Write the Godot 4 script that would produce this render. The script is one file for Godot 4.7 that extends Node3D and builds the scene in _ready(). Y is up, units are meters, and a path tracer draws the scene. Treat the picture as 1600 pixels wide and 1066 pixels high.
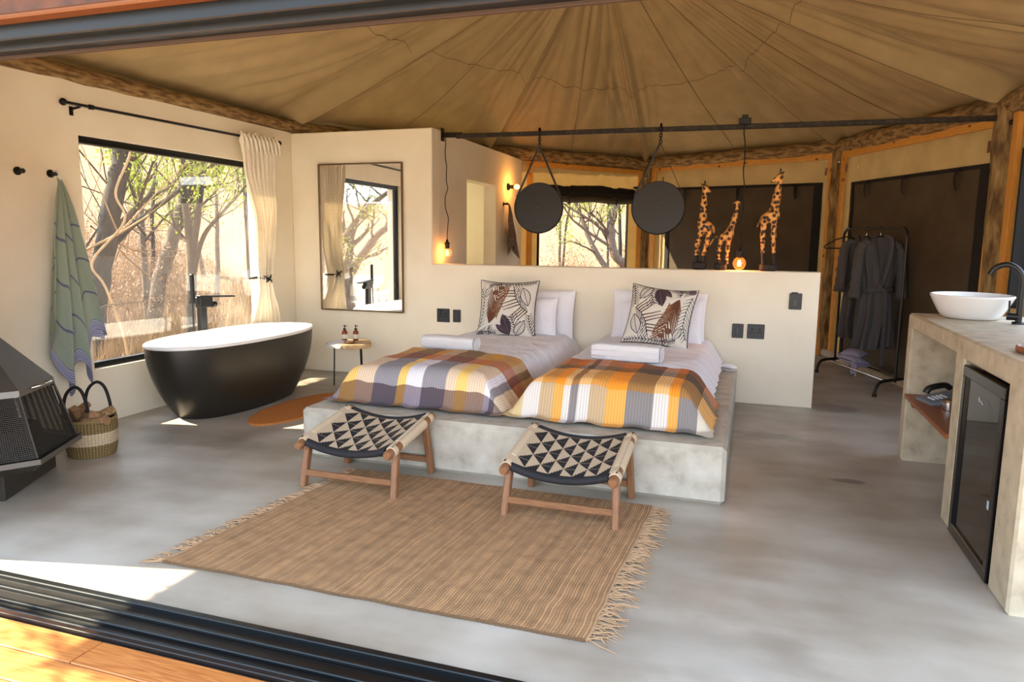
extends Node3D

var M := {}
var rng := RandomNumberGenerator.new()
var used := {}

const V1 := Vector3(-3.04, 2.43, -0.05)
const V2 := Vector3(-1.85, 2.43, -2.40)
const V3 := Vector3(-0.12, 2.42, -4.20)
const V4 := Vector3(2.27, 2.45, -3.08)
const V5 := Vector3(3.12, 2.36, -0.12)
const V6 := Vector3(3.30, 2.36, 2.60)
const APEX := Vector3(-0.12, 4.17, -0.80)

func _ready() -> void:
	rng.seed = 7
	# camera
	var cam := Camera3D.new()
	cam.name = "camera"
	cam.fov = 51.02
	cam.near = 0.05
	cam.far = 300.0
	add_child(cam)
	cam.transform = Transform3D(Basis(Vector3.UP, 0.3206) * Basis(Vector3.RIGHT, -0.1397) * Basis(Vector3.BACK, 0.0109), Vector3(1.3646, 1.3333, 6.1773))
	# sky, sun, exposure
	var env := Environment.new()
	env.background_mode = Environment.BG_SKY
	var sky := Sky.new()
	var sm := ProceduralSkyMaterial.new()
	sm.sky_top_color = Color(0.66, 0.74, 0.84)
	sm.sky_horizon_color = Color(0.91, 0.91, 0.90)
	sm.sky_curve = 0.18
	sm.ground_bottom_color = Color(0.62, 0.54, 0.44)
	sm.ground_horizon_color = Color(0.80, 0.76, 0.70)
	sm.sun_angle_max = 20.0
	sm.sun_curve = 0.1
	sky.sky_material = sm
	env.sky = sky
	env.background_energy_multiplier = 5.0
	env.tonemap_mode = Environment.TONE_MAPPER_LINEAR
	env.tonemap_exposure = 1.66
	env.sdfgi_enabled = true
	env.ssao_enabled = true
	env.ssil_enabled = true
	var we := WorldEnvironment.new()
	we.name = "world_environment"
	we.environment = env
	add_child(we)
	var sun := DirectionalLight3D.new()
	sun.name = "sun"
	sun.light_color = Color(1.0, 0.93, 0.80)
	sun.light_energy = 6.0
	sun.light_angular_distance = 0.6
	sun.shadow_enabled = true
	sun.sky_mode = DirectionalLight3D.SKY_MODE_LIGHT_ONLY
	add_child(sun)
	sun.look_at_from_position(Vector3.ZERO, Vector3(0.974, -0.95, -0.225), Vector3.UP)
	materials()
	structure()
	tent()
	headboard_wall_things()
	beds()
	stools_and_rugs()
	bath_corner()
	stove_and_basket()
	counter_corner()
	rack_and_robes()
	beam_things()
	outside()

# ---------------------------------------------------------------- helpers
class MB:
	var v := PackedVector3Array()
	var uv := PackedVector2Array()
	var ix := PackedInt32Array()
	func add(p: Vector3, t := Vector2.ZERO) -> int:
		v.append(p)
		uv.append(t)
		return v.size() - 1
	func tri(a: int, b: int, c: int) -> void:
		ix.append(a)
		ix.append(b)
		ix.append(c)
	func quad(a: int, b: int, c: int, d: int) -> void:
		tri(a, b, c)
		tri(a, c, d)
	func face(pts: Array, centre: Vector3, uvs: Array = []) -> void:
		# a flat convex polygon with its own vertices, turned away from centre
		var n: Vector3 = (pts[2] - pts[0]).cross(pts[1] - pts[0])
		var mid := Vector3.ZERO
		for p in pts:
			mid += p
		mid /= pts.size()
		var flip := n.dot(mid - centre) < 0.0
		var base := v.size()
		for k in pts.size():
			add(pts[k], uvs[k] if uvs.size() > k else Vector2(pts[k].x + pts[k].z, pts[k].y))
		for k in range(1, pts.size() - 1):
			if flip:
				tri(base, base + k + 1, base + k)
			else:
				tri(base, base + k, base + k + 1)
	func mesh() -> ArrayMesh:
		var n := PackedVector3Array()
		n.resize(v.size())
		for k in range(0, ix.size(), 3):
			var a := ix[k]
			var b := ix[k + 1]
			var c := ix[k + 2]
			var m := (v[c] - v[a]).cross(v[b] - v[a])
			n[a] += m
			n[b] += m
			n[c] += m
		for k in n.size():
			n[k] = n[k].normalized() if n[k].length_squared() > 1e-24 else Vector3.UP
		var arr := []
		arr.resize(Mesh.ARRAY_MAX)
		arr[Mesh.ARRAY_VERTEX] = v
		arr[Mesh.ARRAY_NORMAL] = n
		arr[Mesh.ARRAY_TEX_UV] = uv
		arr[Mesh.ARRAY_INDEX] = ix
		var am := ArrayMesh.new()
		am.add_surface_from_arrays(Mesh.PRIMITIVE_TRIANGLES, arr)
		return am

func numbered(called: String) -> String:
	if not used.has(called):
		used[called] = 0
		return called
	used[called] += 1
	return "%s_%03d" % [called, used[called]]

func tag(o: Node3D, label: String, category: String, group := "", kind := "") -> Node3D:
	if label:
		o.set_meta("label", label)
	if category:
		o.set_meta("category", category)
	if group:
		o.set_meta("group", group)
	if kind:
		o.set_meta("kind", kind)
	return o

func thing(called: String, label: String, category: String, at := Vector3.ZERO, group := "", turn := 0.0) -> Node3D:
	var o := Node3D.new()
	o.name = numbered(called)
	add_child(o, true)
	o.position = at
	o.rotation.y = turn
	tag(o, label, category, group)
	return o

func put(called: String, shape, m: Material, parent: Node3D = null, at := Vector3.ZERO) -> MeshInstance3D:
	var o := MeshInstance3D.new()
	o.mesh = shape.mesh() if shape is MB else shape
	o.material_override = m
	o.position = at
	if parent == null:
		o.name = numbered(called)
		add_child(o, true)
	else:
		o.name = called
		if parent.has_node(NodePath(called)):
			var k := 1
			while parent.has_node(NodePath("%s_%03d" % [called, k])):
				k += 1
			o.name = "%s_%03d" % [called, k]
		parent.add_child(o, true)
	return o

func solo(called: String, shape, m: Material, label: String, category: String, group := "", at := Vector3.ZERO) -> MeshInstance3D:
	return tag(put(called, shape, m, null, at), label, category, group)

func struct(called: String, shape, m: Material, label: String, category := "wall") -> MeshInstance3D:
	return tag(put(called, shape, m), label, category, "", "structure")

func copy_of(o: Node3D, at: Vector3, label: String, turn := 0.0) -> Node3D:
	var c: Node3D = o.duplicate()
	c.name = numbered(String(o.name).rstrip("0123456789").trim_suffix("_"))
	add_child(c, true)
	c.position = at
	c.rotation.y = turn
	c.set_meta("label", label)
	return c

# box with chamfered edges
func cbox(mb: MB, c: Vector3, size: Vector3, b := 0.004, basis := Basis.IDENTITY, uvo := Vector2.ZERO) -> MB:
	var h := size * 0.5
	b = minf(b, minf(h.x, minf(h.y, h.z)) * 0.9)
	var P := func(sx: float, sy: float, sz: float, axis: int) -> Vector3:
		var q := Vector3(sx * (h.x - b), sy * (h.y - b), sz * (h.z - b))
		if axis == 0: q.x = sx * h.x
		elif axis == 1: q.y = sy * h.y
		else: q.z = sz * h.z
		return q
	var longest := size.max_axis_index()
	var em := func(pts: Array, axis: int) -> void:
		var a := (axis + 1) % 3
		var d := (axis + 2) % 3
		if a == longest:
			var t := a
			a = d
			d = t
		elif d != longest and size[a] > size[d]:
			var t2 := a
			a = d
			d = t2
		var uvs := []
		var w := []
		for p in pts:
			uvs.append(Vector2(p[a] + (0.37 if axis == 1 else 0.0), p[d]) + uvo)
			w.append(c + basis * p)
		mb.face(w, c, uvs)
	for s in [-1.0, 1.0]:
		em.call([P.call(s, -1, -1, 0), P.call(s, 1, -1, 0), P.call(s, 1, 1, 0), P.call(s, -1, 1, 0)], 0)
		em.call([P.call(-1, s, -1, 1), P.call(1, s, -1, 1), P.call(1, s, 1, 1), P.call(-1, s, 1, 1)], 1)
		em.call([P.call(-1, -1, s, 2), P.call(1, -1, s, 2), P.call(1, 1, s, 2), P.call(-1, 1, s, 2)], 2)
		for t in [-1.0, 1.0]:
			em.call([P.call(-1, s, t, 1), P.call(1, s, t, 1), P.call(1, s, t, 2), P.call(-1, s, t, 2)], 1)
			em.call([P.call(s, -1, t, 0), P.call(s, 1, t, 0), P.call(s, 1, t, 2), P.call(s, -1, t, 2)], 0)
			em.call([P.call(s, t, -1, 0), P.call(s, t, 1, 0), P.call(s, t, 1, 1), P.call(s, t, -1, 1)], 0)
			for r in [-1.0, 1.0]:
				em.call([P.call(s, t, r, 0), P.call(s, t, r, 1), P.call(s, t, r, 2)], 0)
	return mb

func box(c: Vector3, size: Vector3, b := 0.004, basis := Basis.IDENTITY, uvo := Vector2.ZERO) -> MB:
	return cbox(MB.new(), c, size, b, basis, uvo)

# bar of rectangular section from a to b
func bar(mb: MB, a: Vector3, b: Vector3, w: float, d: float, bev := 0.003, side := Vector3.ZERO) -> MB:
	var y := (b - a).normalized()
	var x := side if side != Vector3.ZERO else (Vector3.RIGHT if absf(y.x) < 0.9 else Vector3.BACK)
	x = (x - y * x.dot(y)).normalized()
	var z := x.cross(y)
	return cbox(mb, (a + b) * 0.5, Vector3(w, a.distance_to(b), d), bev, Basis(x, y, z), Vector2(a.x * 3.1 + a.z * 1.7, a.y + a.z))

# tube along points; r is a number or an array of radii; squash = [x,y] of the section
func tube(mb: MB, pts: Array, r, sides := 8, caps := true, closed := false, squash := Vector2.ONE, up := Vector3.ZERO) -> MB:
	var n := pts.size()
	var prev := Vector3.ZERO
	var base := mb.v.size()
	var run := 0.0
	var frames := []
	for k in n:
		var a: Vector3 = pts[(k - 1 + n) % n] if closed else pts[maxi(k - 1, 0)]
		var b: Vector3 = pts[(k + 1) % n] if closed else pts[mini(k + 1, n - 1)]
		var d := (b - a).normalized()
		var x := prev
		if k == 0:
			x = up if up != Vector3.ZERO else (Vector3.UP if absf(d.y) < 0.9 else Vector3.RIGHT)
		x = (x - d * x.dot(d)).normalized()
		prev = x
		frames.append([x, d.cross(x), d])
	for k in n + (1 if closed else 0):
		var q := k % n
		var p: Vector3 = pts[q]
		if k > 0:
			run += p.distance_to(pts[k - 1])
		var rad: float = r[q] if r is Array else r
		for s in sides + 1:
			var t := TAU * s / sides
			mb.add(p + frames[q][0] * cos(t) * rad * squash.x + frames[q][1] * sin(t) * rad * squash.y, Vector2(float(s) / sides, run))
	var rows := n + (1 if closed else 0)
	for k in rows - 1:
		for s in sides:
			var i := base + k * (sides + 1) + s
			mb.quad(i, i + 1, i + sides + 2, i + sides + 1)
	if caps and not closed:
		for e in [0, n - 1]:
			var rad2: float = r[e] if r is Array else r
			if rad2 < 0.0008:
				continue
			var c := mb.add(pts[e], Vector2(0.5, 0))
			var first := mb.v.size()
			for s in sides + 1:
				var t := TAU * s / sides
				mb.add(pts[e] + frames[e][0] * cos(t) * rad2 * squash.x + frames[e][1] * sin(t) * rad2 * squash.y, Vector2(0.5 + cos(t) * rad2 * 4.0, sin(t) * rad2 * 4.0))
			for s in sides:
				if e == 0:
					mb.tri(c, first + s + 1, first + s)
				else:
					mb.tri(c, first + s, first + s + 1)
	return mb

# lathe round y: profile of Vector2(radius, y) from bottom to top
func lathe(mb: MB, prof: Array, segs := 24, at := Vector3.ZERO, stretch := Vector2.ONE) -> MB:
	var base := mb.v.size()
	var run := 0.0
	for k in prof.size():
		if k > 0:
			run += prof[k].distance_to(prof[k - 1])
		for s in segs + 1:
			var t := TAU * s / segs
			mb.add(at + Vector3(cos(t) * prof[k].x * stretch.x, prof[k].y, sin(t) * prof[k].x * stretch.y), Vector2(float(s) / segs, run))
	for k in prof.size() - 1:
		for s in segs:
			var i := base + k * (segs + 1) + s
			mb.quad(i, i + 1, i + segs + 2, i + segs + 1)
	return mb

# surface over [0,1]x[0,1]
func sheet(mb: MB, nu: int, nv: int, f: Callable, flip := false) -> MB:
	var base := mb.v.size()
	for j in nv + 1:
		for i in nu + 1:
			var a := float(i) / nu
			var b := float(j) / nv
			mb.add(f.call(a, b), Vector2(a, b))
	for j in nv:
		for i in nu:
			var k := base + j * (nu + 1) + i
			if flip:
				mb.quad(k, k + nu + 1, k + nu + 2, k + 1)
			else:
				mb.quad(k, k + 1, k + nu + 2, k + nu + 1)
	return mb

# a flat outline (counter-clockwise in x,y) pushed along z by depth, chamfered by b; xf places it
func slab(mb: MB, outline: PackedVector2Array, depth: float, b := 0.004, xf := Transform3D.IDENTITY) -> MB:
	if Geometry2D.is_polygon_clockwise(outline):
		outline.reverse()
	var n := outline.size()
	var inner := PackedVector2Array()
	for k in n:
		var p := outline[k]
		var e0 := (p - outline[(k - 1 + n) % n]).normalized()
		var e1 := (outline[(k + 1) % n] - p).normalized()
		var n0 := Vector2(-e0.y, e0.x)
		var n1 := Vector2(-e1.y, e1.x)
		inner.append(p + (n0 + n1) * b / maxf(1.0 + n0.dot(n1), 0.3))
	var rings := [[inner, 0.0], [outline, b], [outline, depth - b], [inner, depth]]
	for e in [0, 3]:
		var ring: PackedVector2Array = rings[e][0]
		var tri := Geometry2D.triangulate_polygon(ring)
		var base := mb.v.size()
		for p in ring:
			mb.add(xf * Vector3(p.x, p.y, rings[e][1]), p)
		for k in range(0, tri.size(), 3):
			var a := ring[tri[k]]
			var c := ring[tri[k + 1]]
			var d := ring[tri[k + 2]]
			var cw := (c - a).cross(d - a) < 0.0
			if cw == (e == 3):
				mb.tri(base + tri[k], base + tri[k + 1], base + tri[k + 2])
			else:
				mb.tri(base + tri[k], base + tri[k + 2], base + tri[k + 1])
	for r in 3:
		var run := 0.0
		for k in n:
			var q := (k + 1) % n
			var len: float = outline[k].distance_to(outline[q])
			var i := mb.add(xf * Vector3(rings[r][0][k].x, rings[r][0][k].y, rings[r][1]), Vector2(rings[r][1], run))
			mb.add(xf * Vector3(rings[r][0][q].x, rings[r][0][q].y, rings[r][1]), Vector2(rings[r][1], run + len))
			mb.add(xf * Vector3(rings[r + 1][0][q].x, rings[r + 1][0][q].y, rings[r + 1][1]), Vector2(rings[r + 1][1], run + len))
			mb.add(xf * Vector3(rings[r + 1][0][k].x, rings[r + 1][0][k].y, rings[r + 1][1]), Vector2(rings[r + 1][1], run))
			mb.quad(i, i + 3, i + 2, i + 1)
			run += len
	return mb

func ball(mb: MB, c: Vector3, r: Vector3, segs := 16, rings := 10, basis := Basis.IDENTITY) -> MB:
	var base := mb.v.size()
	for j in rings + 1:
		var p := PI * j / rings
		for s in segs + 1:
			var t := TAU * s / segs
			mb.add(c + basis * Vector3(cos(t) * sin(p) * r.x, -cos(p) * r.y, sin(t) * sin(p) * r.z), Vector2(float(s) / segs, float(j) / rings))
	for j in rings:
		for s in segs:
			var i := base + j * (segs + 1) + s
			mb.quad(i, i + 1, i + segs + 2, i + segs + 1)
	return mb

func curve(pts: Array, n: int) -> Array:
	# Catmull-Rom through the points
	var out := []
	var m := pts.size()
	for k in m - 1:
		var p0: Vector3 = pts[maxi(k - 1, 0)]
		var p1: Vector3 = pts[k]
		var p2: Vector3 = pts[k + 1]
		var p3: Vector3 = pts[mini(k + 2, m - 1)]
		for j in n:
			out.append(p1.cubic_interpolate(p2, p0, p3, float(j) / n))
	out.append(pts[m - 1])
	return out

func lerpn(keys: Array, t: float) -> float:
	# keys: [[t, value], ...]; smooth steps between
	for k in keys.size() - 1:
		if t <= keys[k + 1][0]:
			var u := clampf((t - keys[k][0]) / (keys[k + 1][0] - keys[k][0]), 0.0, 1.0)
			return lerpf(keys[k][1], keys[k + 1][1], u * u * (3.0 - 2.0 * u))
	return keys[keys.size() - 1][1]

# smooth-joined tapered capsules meshed as surface nets; bones: [a, b, ra, rb]
func nets(bones: Array, cell: float, blend: float) -> MB:
	var lo := Vector3.INF
	var hi := -Vector3.INF
	for b in bones:
		for e in 2:
			var r := Vector3.ONE * (float(b[2 + e]) + cell * 2.5)
			lo = lo.min(b[e] - r)
			hi = hi.max(b[e] + r)
	var n := Vector3i(((hi - lo) / cell).ceil()) + Vector3i.ONE
	var f := PackedFloat32Array()
	f.resize(n.x * n.y * n.z)
	f.fill(1e3)
	for b in bones:
		var a: Vector3 = b[0]
		var d: Vector3 = b[1] - a
		var dd := maxf(d.length_squared(), 1e-9)
		var rm := maxf(b[2], b[3]) + cell * 2.5 + blend
		var blo := Vector3i(((a.min(b[1]) - Vector3.ONE * rm - lo) / cell).floor()).clamp(Vector3i.ZERO, n - Vector3i.ONE)
		var bhi := Vector3i(((a.max(b[1]) + Vector3.ONE * rm - lo) / cell).ceil()).clamp(Vector3i.ZERO, n - Vector3i.ONE)
		for z in range(blo.z, bhi.z + 1):
			for y in range(blo.y, bhi.y + 1):
				for x in range(blo.x, bhi.x + 1):
					var p := lo + Vector3(x, y, z) * cell
					var t := clampf((p - a).dot(d) / dd, 0.0, 1.0)
					var v := p.distance_to(a + d * t) - lerpf(b[2], b[3], t)
					var i := x + n.x * (y + n.y * z)
					var o := f[i]
					if o > 500.0:
						f[i] = v
					else:
						var h := maxf(blend - absf(o - v), 0.0) / blend
						f[i] = minf(o, v) - h * h * blend * 0.25
	var mb := MB.new()
	var at := {}
	var step := [1, n.x, n.x * n.y]
	for z in n.z - 1:
		for y in n.y - 1:
			for x in n.x - 1:
				var i := x + n.x * (y + n.y * z)
				var s := Vector3.ZERO
				var c := 0
				var first := f[i] < 0.0
				var mixed := false
				for q in range(1, 8):
					if (f[i + (q & 1) + (n.x if q & 2 else 0) + (step[2] if q & 4 else 0)] < 0.0) != first:
						mixed = true
						break
				if not mixed:
					continue
				for ax in 3:
					for q in 4:
						var o := Vector3i.ZERO
						o[(ax + 1) % 3] = q & 1
						o[(ax + 2) % 3] = q >> 1
						var j: int = i + o.x + n.x * o.y + step[2] * o.z
						var k: int = j + step[ax]
						if (f[j] < 0.0) != (f[k] < 0.0):
							var w := Vector3(o)
							w[ax] += f[j] / (f[j] - f[k])
							s += w
							c += 1
				at[i] = mb.add(lo + (Vector3(x, y, z) + s / c) * cell)
	for i in at:
		var x: int = i % n.x
		var y: int = (i / n.x) % n.y
		var z: int = i / step[2]
		for ax in 3:
			var u: int = step[(ax + 1) % 3]
			var w: int = step[(ax + 2) % 3]
			if [x, y, z][(ax + 1) % 3] == 0 or [x, y, z][(ax + 2) % 3] == 0:
				continue
			var a := f[i] < 0.0
			if a != (f[i + step[ax]] < 0.0):
				if not (at.has(i - u) and at.has(i - w) and at.has(i - u - w)):
					continue
				if a:
					mb.quad(at[i], at[i - w], at[i - u - w], at[i - u])
				else:
					mb.quad(at[i], at[i - u], at[i - u - w], at[i - w])
	return mb

# ---------------------------------------------------------------- textures and materials
func paint(w: int, h: int, f: Callable) -> Image:
	var d := PackedByteArray()
	d.resize(w * h * 3)
	var k := 0
	for y in h:
		for x in w:
			var c: Color = f.call(x, y)
			d[k] = clampi(int(c.r * 255.0), 0, 255)
			d[k + 1] = clampi(int(c.g * 255.0), 0, 255)
			d[k + 2] = clampi(int(c.b * 255.0), 0, 255)
			k += 3
	return Image.create_from_data(w, h, false, Image.FORMAT_RGB8, d)

func tex(im: Image) -> ImageTexture:
	return ImageTexture.create_from_image(im)

func noise(seed_: int, freq: float, octaves := 4, kind := FastNoiseLite.TYPE_SIMPLEX_SMOOTH) -> FastNoiseLite:
	var n := FastNoiseLite.new()
	n.seed = seed_
	n.frequency = freq
	n.noise_type = kind
	n.fractal_octaves = octaves
	return n

func ntex(seed_: int, freq: float, octaves: int, stops: Array, size := 512, kind := FastNoiseLite.TYPE_SIMPLEX_SMOOTH) -> NoiseTexture2D:
	var t := NoiseTexture2D.new()
	t.width = size
	t.height = size
	t.seamless = true
	t.noise = noise(seed_, freq, octaves, kind)
	if stops:
		var g := Gradient.new()
		var off := PackedFloat32Array()
		var col := PackedColorArray()
		for s in stops:
			off.append(s[0])
			col.append(s[1])
		g.offsets = off
		g.colors = col
		t.color_ramp = g
	return t

func mat(c: Color, rough := 0.8, metal := 0.0) -> StandardMaterial3D:
	var m := StandardMaterial3D.new()
	m.albedo_color = c
	m.roughness = rough
	m.metallic = metal
	return m

func tmat(t: Texture2D, scale: Vector3, rough := 0.8, tri := true, bump: Texture2D = null, depth := 0.0, tint := Color.WHITE) -> StandardMaterial3D:
	var m := mat(tint, rough)
	m.albedo_texture = t
	m.uv1_scale = scale
	m.uv1_triplanar = tri
	m.uv1_world_triplanar = tri
	m.uv1_triplanar_sharpness = 4.0
	if bump:
		m.heightmap_enabled = true
		m.heightmap_texture = bump
		m.heightmap_scale = depth
	return m

func wood(light: Color, dark: Color, seed_: int, knots: int, rings := 9.0) -> ImageTexture:
	# grain runs along v; 256 x 1024
	var n1 := noise(seed_, 0.02, 3)
	var n2 := noise(seed_ + 1, 0.12, 3)
	var r := RandomNumberGenerator.new()
	r.seed = seed_
	var ks := []
	for k in knots:
		ks.append(Vector3(r.randf_range(30, 226), r.randf_range(40, 980), r.randf_range(7, 13)))
	return tex(paint(256, 1024, func(x: int, y: int) -> Color:
		var g := n1.get_noise_2d(x, y * 0.10) * 1.6
		var kn := 0.0
		for q in ks:
			var d := Vector2((x - q.x), (y - q.y) * 0.55).length()
			g += 1.2 * exp(-d * d / (q.z * q.z * 5.0))
			kn = maxf(kn, 1.0 - smoothstep(q.z * 0.55, q.z, d))
		var s := 0.5 + 0.5 * sin((x * 0.03 + g) * rings)
		var fine := n2.get_noise_2d(x * 2.0, y * 0.05)
		var t := clampf(0.25 + 0.4 * s + 0.45 * fine, 0.0, 1.0)
		var c := light.lerp(dark, t)
		return c.lerp(dark * 0.35, kn * 0.85)))

func materials() -> void:
	var W := Color.WHITE
	# concrete floor
	var cloud := noise(3, 0.0035, 6)
	var fine := noise(5, 0.011, 6)
	var streak := noise(8, 0.016, 5)
	# damp stains and scuffs worn into the floor: x, z, half sizes, strength
	var stains := [[1.58, 1.02, 0.34, 0.16, 0.20], [1.42, 1.10, 0.16, 0.10, 0.14], [2.05, -0.05, 0.22, 0.20, 0.16], [1.95, 1.85, 0.10, 0.05, 0.25], [-2.2, 2.4, 0.5, 0.25, 0.08], [1.3, 3.9, 0.5, 0.3, 0.06]]
	var fim := paint(900, 1157, func(x: int, y: int) -> Color:
		var c := cloud.get_noise_2d(x, y) + 0.6 * streak.get_noise_2d(x * 0.5 + y * 0.25, y * 1.6)
		var f := fine.get_noise_2d(x, y)
		var t := clampf(0.5 + 0.7 * c + 0.6 * f, 0.0, 1.0)
		var col := Color(0.56, 0.52, 0.46).lerp(Color(0.71, 0.69, 0.65), t)
		var wx := -3.5 + x / 125.0
		var wz := -4.98 + y / 125.0
		var dk := 0.0
		for s in stains:
			var d := Vector2((wx - s[0]) / s[2], (wz - s[1]) / s[3]).length() + 0.6 * f + 0.5 * c
			dk = maxf(dk, s[4] * (1.0 - smoothstep(0.6, 1.05, d)))
		return col * (1.0 - dk))
	M.floor = tmat(tex(fim), Vector3.ONE, 0.5, false)
	M.floor.roughness_texture = ntex(5, 0.012, 4, [[0.0, Color(0.75, 0.75, 0.75)], [1.0, W]], 512)
	# screed of platform and counter
	M.screed_noise = ntex(21, 0.01, 5, [[0.0, Color(0.59, 0.565, 0.51)], [0.4, Color(0.68, 0.655, 0.60)], [0.7, Color(0.71, 0.69, 0.64)], [1.0, Color(0.75, 0.735, 0.69)]], 1024)
	M.screed = tmat(M.screed_noise, Vector3(0.7, 0.7, 0.7), 0.6)
	M.counter = tmat(M.screed_noise, Vector3(0.8, 0.8, 0.8), 0.65, true, null, 0.0, Color(1.0, 0.965, 0.9))
	# plaster
	M.plaster = tmat(ntex(31, 0.012, 4, [[0.0, Color(0.895, 0.855, 0.77)], [1.0, Color(0.925, 0.89, 0.81)]], 512), Vector3(0.35, 0.35, 0.35), 0.85, true, ntex(33, 0.02, 3, [], 512), 0.05)
	M.plaster_pale = mat(Color(0.90, 0.90, 0.86), 0.8)
	# canvas
	M.canvas_noise = ntex(41, 0.01, 4, [[0.0, Color(0.59, 0.505, 0.35)], [1.0, Color(0.655, 0.565, 0.40)]], 512)
	M.canvas = tmat(M.canvas_noise, Vector3(0.6, 0.6, 0.6), 0.85)
	M.canvas_wall = tmat(M.canvas_noise, Vector3(0.6, 0.6, 0.6), 0.85, true, null, 0.0, Color(1.0, 1.0, 1.0))
	M.canvas_wall.backlight_enabled = true
	M.canvas_wall.backlight = Color(0.6, 0.54, 0.42)
	M.seam = mat(Color(0.47, 0.39, 0.265), 0.9)
	# bark of the poles
	M.bark_noise = ntex(51, 0.02, 5, [[0.0, Color(0.27, 0.19, 0.10)], [0.3, Color(0.42, 0.315, 0.18)], [0.5, Color(0.52, 0.41, 0.25)], [0.75, Color(0.60, 0.49, 0.32)], [1.0, Color(0.68, 0.58, 0.41)]], 512)
	M.pole = tmat(M.bark_noise, Vector3(1.0, 0.55, 1.0), 0.85, false, M.bark_noise, 0.35)
	M.post = tmat(M.bark_noise, Vector3(1.0, 0.35, 1.0), 0.85, false, M.bark_noise, 0.3, Color(0.98, 0.99, 0.97))
	# woods
	M.pine_tex = wood(Color(0.86, 0.64, 0.30), Color(0.74, 0.48, 0.17), 61, 5)
	M.pine = tmat(M.pine_tex, Vector3(4.0, 0.8, 1.0), 0.55, false)
	M.teak_tex = wood(Color(0.57, 0.405, 0.275), Color(0.42, 0.275, 0.17), 65, 1)
	M.teak = tmat(M.teak_tex, Vector3(5.0, 1.2, 1.0), 0.5, false)
	M.deck_tex = wood(Color(0.80, 0.53, 0.28), Color(0.60, 0.34, 0.15), 67, 2)
	M.deck = tmat(M.deck_tex, Vector3(4.0, 0.6, 1.0), 0.5, false)
	M.slice = tmat(wood(Color(0.80, 0.69, 0.53), Color(0.64, 0.50, 0.35), 69, 1), Vector3(4.0, 3.0, 1.0), 0.6, false)
	M.shelf = tmat(wood(Color(0.60, 0.34, 0.17), Color(0.42, 0.20, 0.09), 70, 1), Vector3(4.0, 1.0, 1.0), 0.45, false)
	M.rust = tmat(ntex(71, 0.015, 5, [[0.0, Color(0.20, 0.085, 0.012)], [0.45, Color(0.32, 0.15, 0.02)], [0.8, Color(0.40, 0.21, 0.04)], [1.0, Color(0.47, 0.31, 0.14)]], 512), Vector3(1.2, 1.2, 1.2), 0.45)
	# metals and plastics
	M.black = mat(Color(0.035, 0.035, 0.04), 0.45)
	M.black_metal = mat(Color(0.05, 0.05, 0.052), 0.4, 0.4)
	M.iron = tmat(ntex(73, 0.03, 4, [[0.0, Color(0.09, 0.075, 0.065)], [0.6, Color(0.17, 0.14, 0.115)], [1.0, Color(0.30, 0.25, 0.2)]], 256), Vector3(2, 2, 2), 0.55)
	M.iron.metallic = 0.4
	M.alu_dark = mat(Color(0.10, 0.115, 0.125), 0.35, 0.5)
	M.grey_plastic = mat(Color(0.17, 0.18, 0.19), 0.45)
	M.stove = mat(Color(0.22, 0.205, 0.18), 0.5, 0.3)
	M.stove_light = mat(Color(0.40, 0.39, 0.37), 0.4, 0.6)
	M.chrome = mat(Color(0.75, 0.75, 0.75), 0.2, 1.0)
	M.bronze = mat(Color(0.42, 0.33, 0.22), 0.4, 0.6)
	M.mirror = mat(Color(0.93, 0.93, 0.93), 0.02, 1.0)
	M.glass = mat(Color(1, 1, 1, 0.03), 0.0)
	M.glass.transparency = BaseMaterial3D.TRANSPARENCY_ALPHA
	M.frost = mat(Color(0.9, 0.92, 0.88), 0.8)
	M.frost.backlight_enabled = true
	M.frost.backlight = Color(1.0, 0.96, 0.88)
	M.smoke_glass = mat(Color(0.06, 0.055, 0.05, 0.82), 0.03)
	M.smoke_glass.transparency = BaseMaterial3D.TRANSPARENCY_ALPHA
	M.amber_glass = mat(Color(1.0, 0.72, 0.36, 0.035), 0.02)
	M.amber_glass.transparency = BaseMaterial3D.TRANSPARENCY_ALPHA
	M.amber = mat(Color(0.50, 0.20, 0.03), 0.15)
	M.filament = mat(Color(1.0, 0.62, 0.22), 0.5)
	M.filament.emission_enabled = true
	M.filament.emission = Color(1.0, 0.66, 0.26)
	M.filament.emission_energy_multiplier = 9.0
	M.bulb_warm = mat(Color(1.0, 0.75, 0.4), 0.3)
	M.bulb_warm.emission_enabled = true
	M.bulb_warm.emission = Color(1.0, 0.70, 0.32)
	M.bulb_warm.emission_energy_multiplier = 6.0
	M.gloss_black = mat(Color(0.03, 0.03, 0.032), 0.22)
	M.disc = mat(Color(0.075, 0.07, 0.07), 0.5)
	M.porcelain = mat(Color(0.90, 0.90, 0.90), 0.18)
	M.tub_black = mat(Color(0.135, 0.125, 0.105), 0.40)
	# cloth
	var weave := ntex(81, 0.2, 2, [], 256)
	M.linen = mat(Color(0.92, 0.91, 0.93), 0.9)
	M.linen.heightmap_enabled = true
	M.linen.heightmap_texture = ntex(83, 0.012, 4, [], 512)
	M.linen.heightmap_scale = 1.0
	M.linen.uv1_triplanar = true
	M.linen.uv1_world_triplanar = true
	M.linen.uv1_scale = Vector3(0.9, 0.9, 0.9)
	M.towel_white = tmat(ntex(85, 0.15, 3, [[0.0, Color(0.86, 0.86, 0.87)], [1.0, Color(0.95, 0.95, 0.96)]], 256), Vector3(4, 4, 4), 0.95, true, weave, 0.5)
	M.curtain = tmat(ntex(86, 0.1, 3, [[0.0, Color(0.87, 0.83, 0.75)], [1.0, Color(0.93, 0.90, 0.83)]], 256), Vector3(2, 2, 2), 0.9)
	M.curtain.backlight_enabled = true
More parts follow.
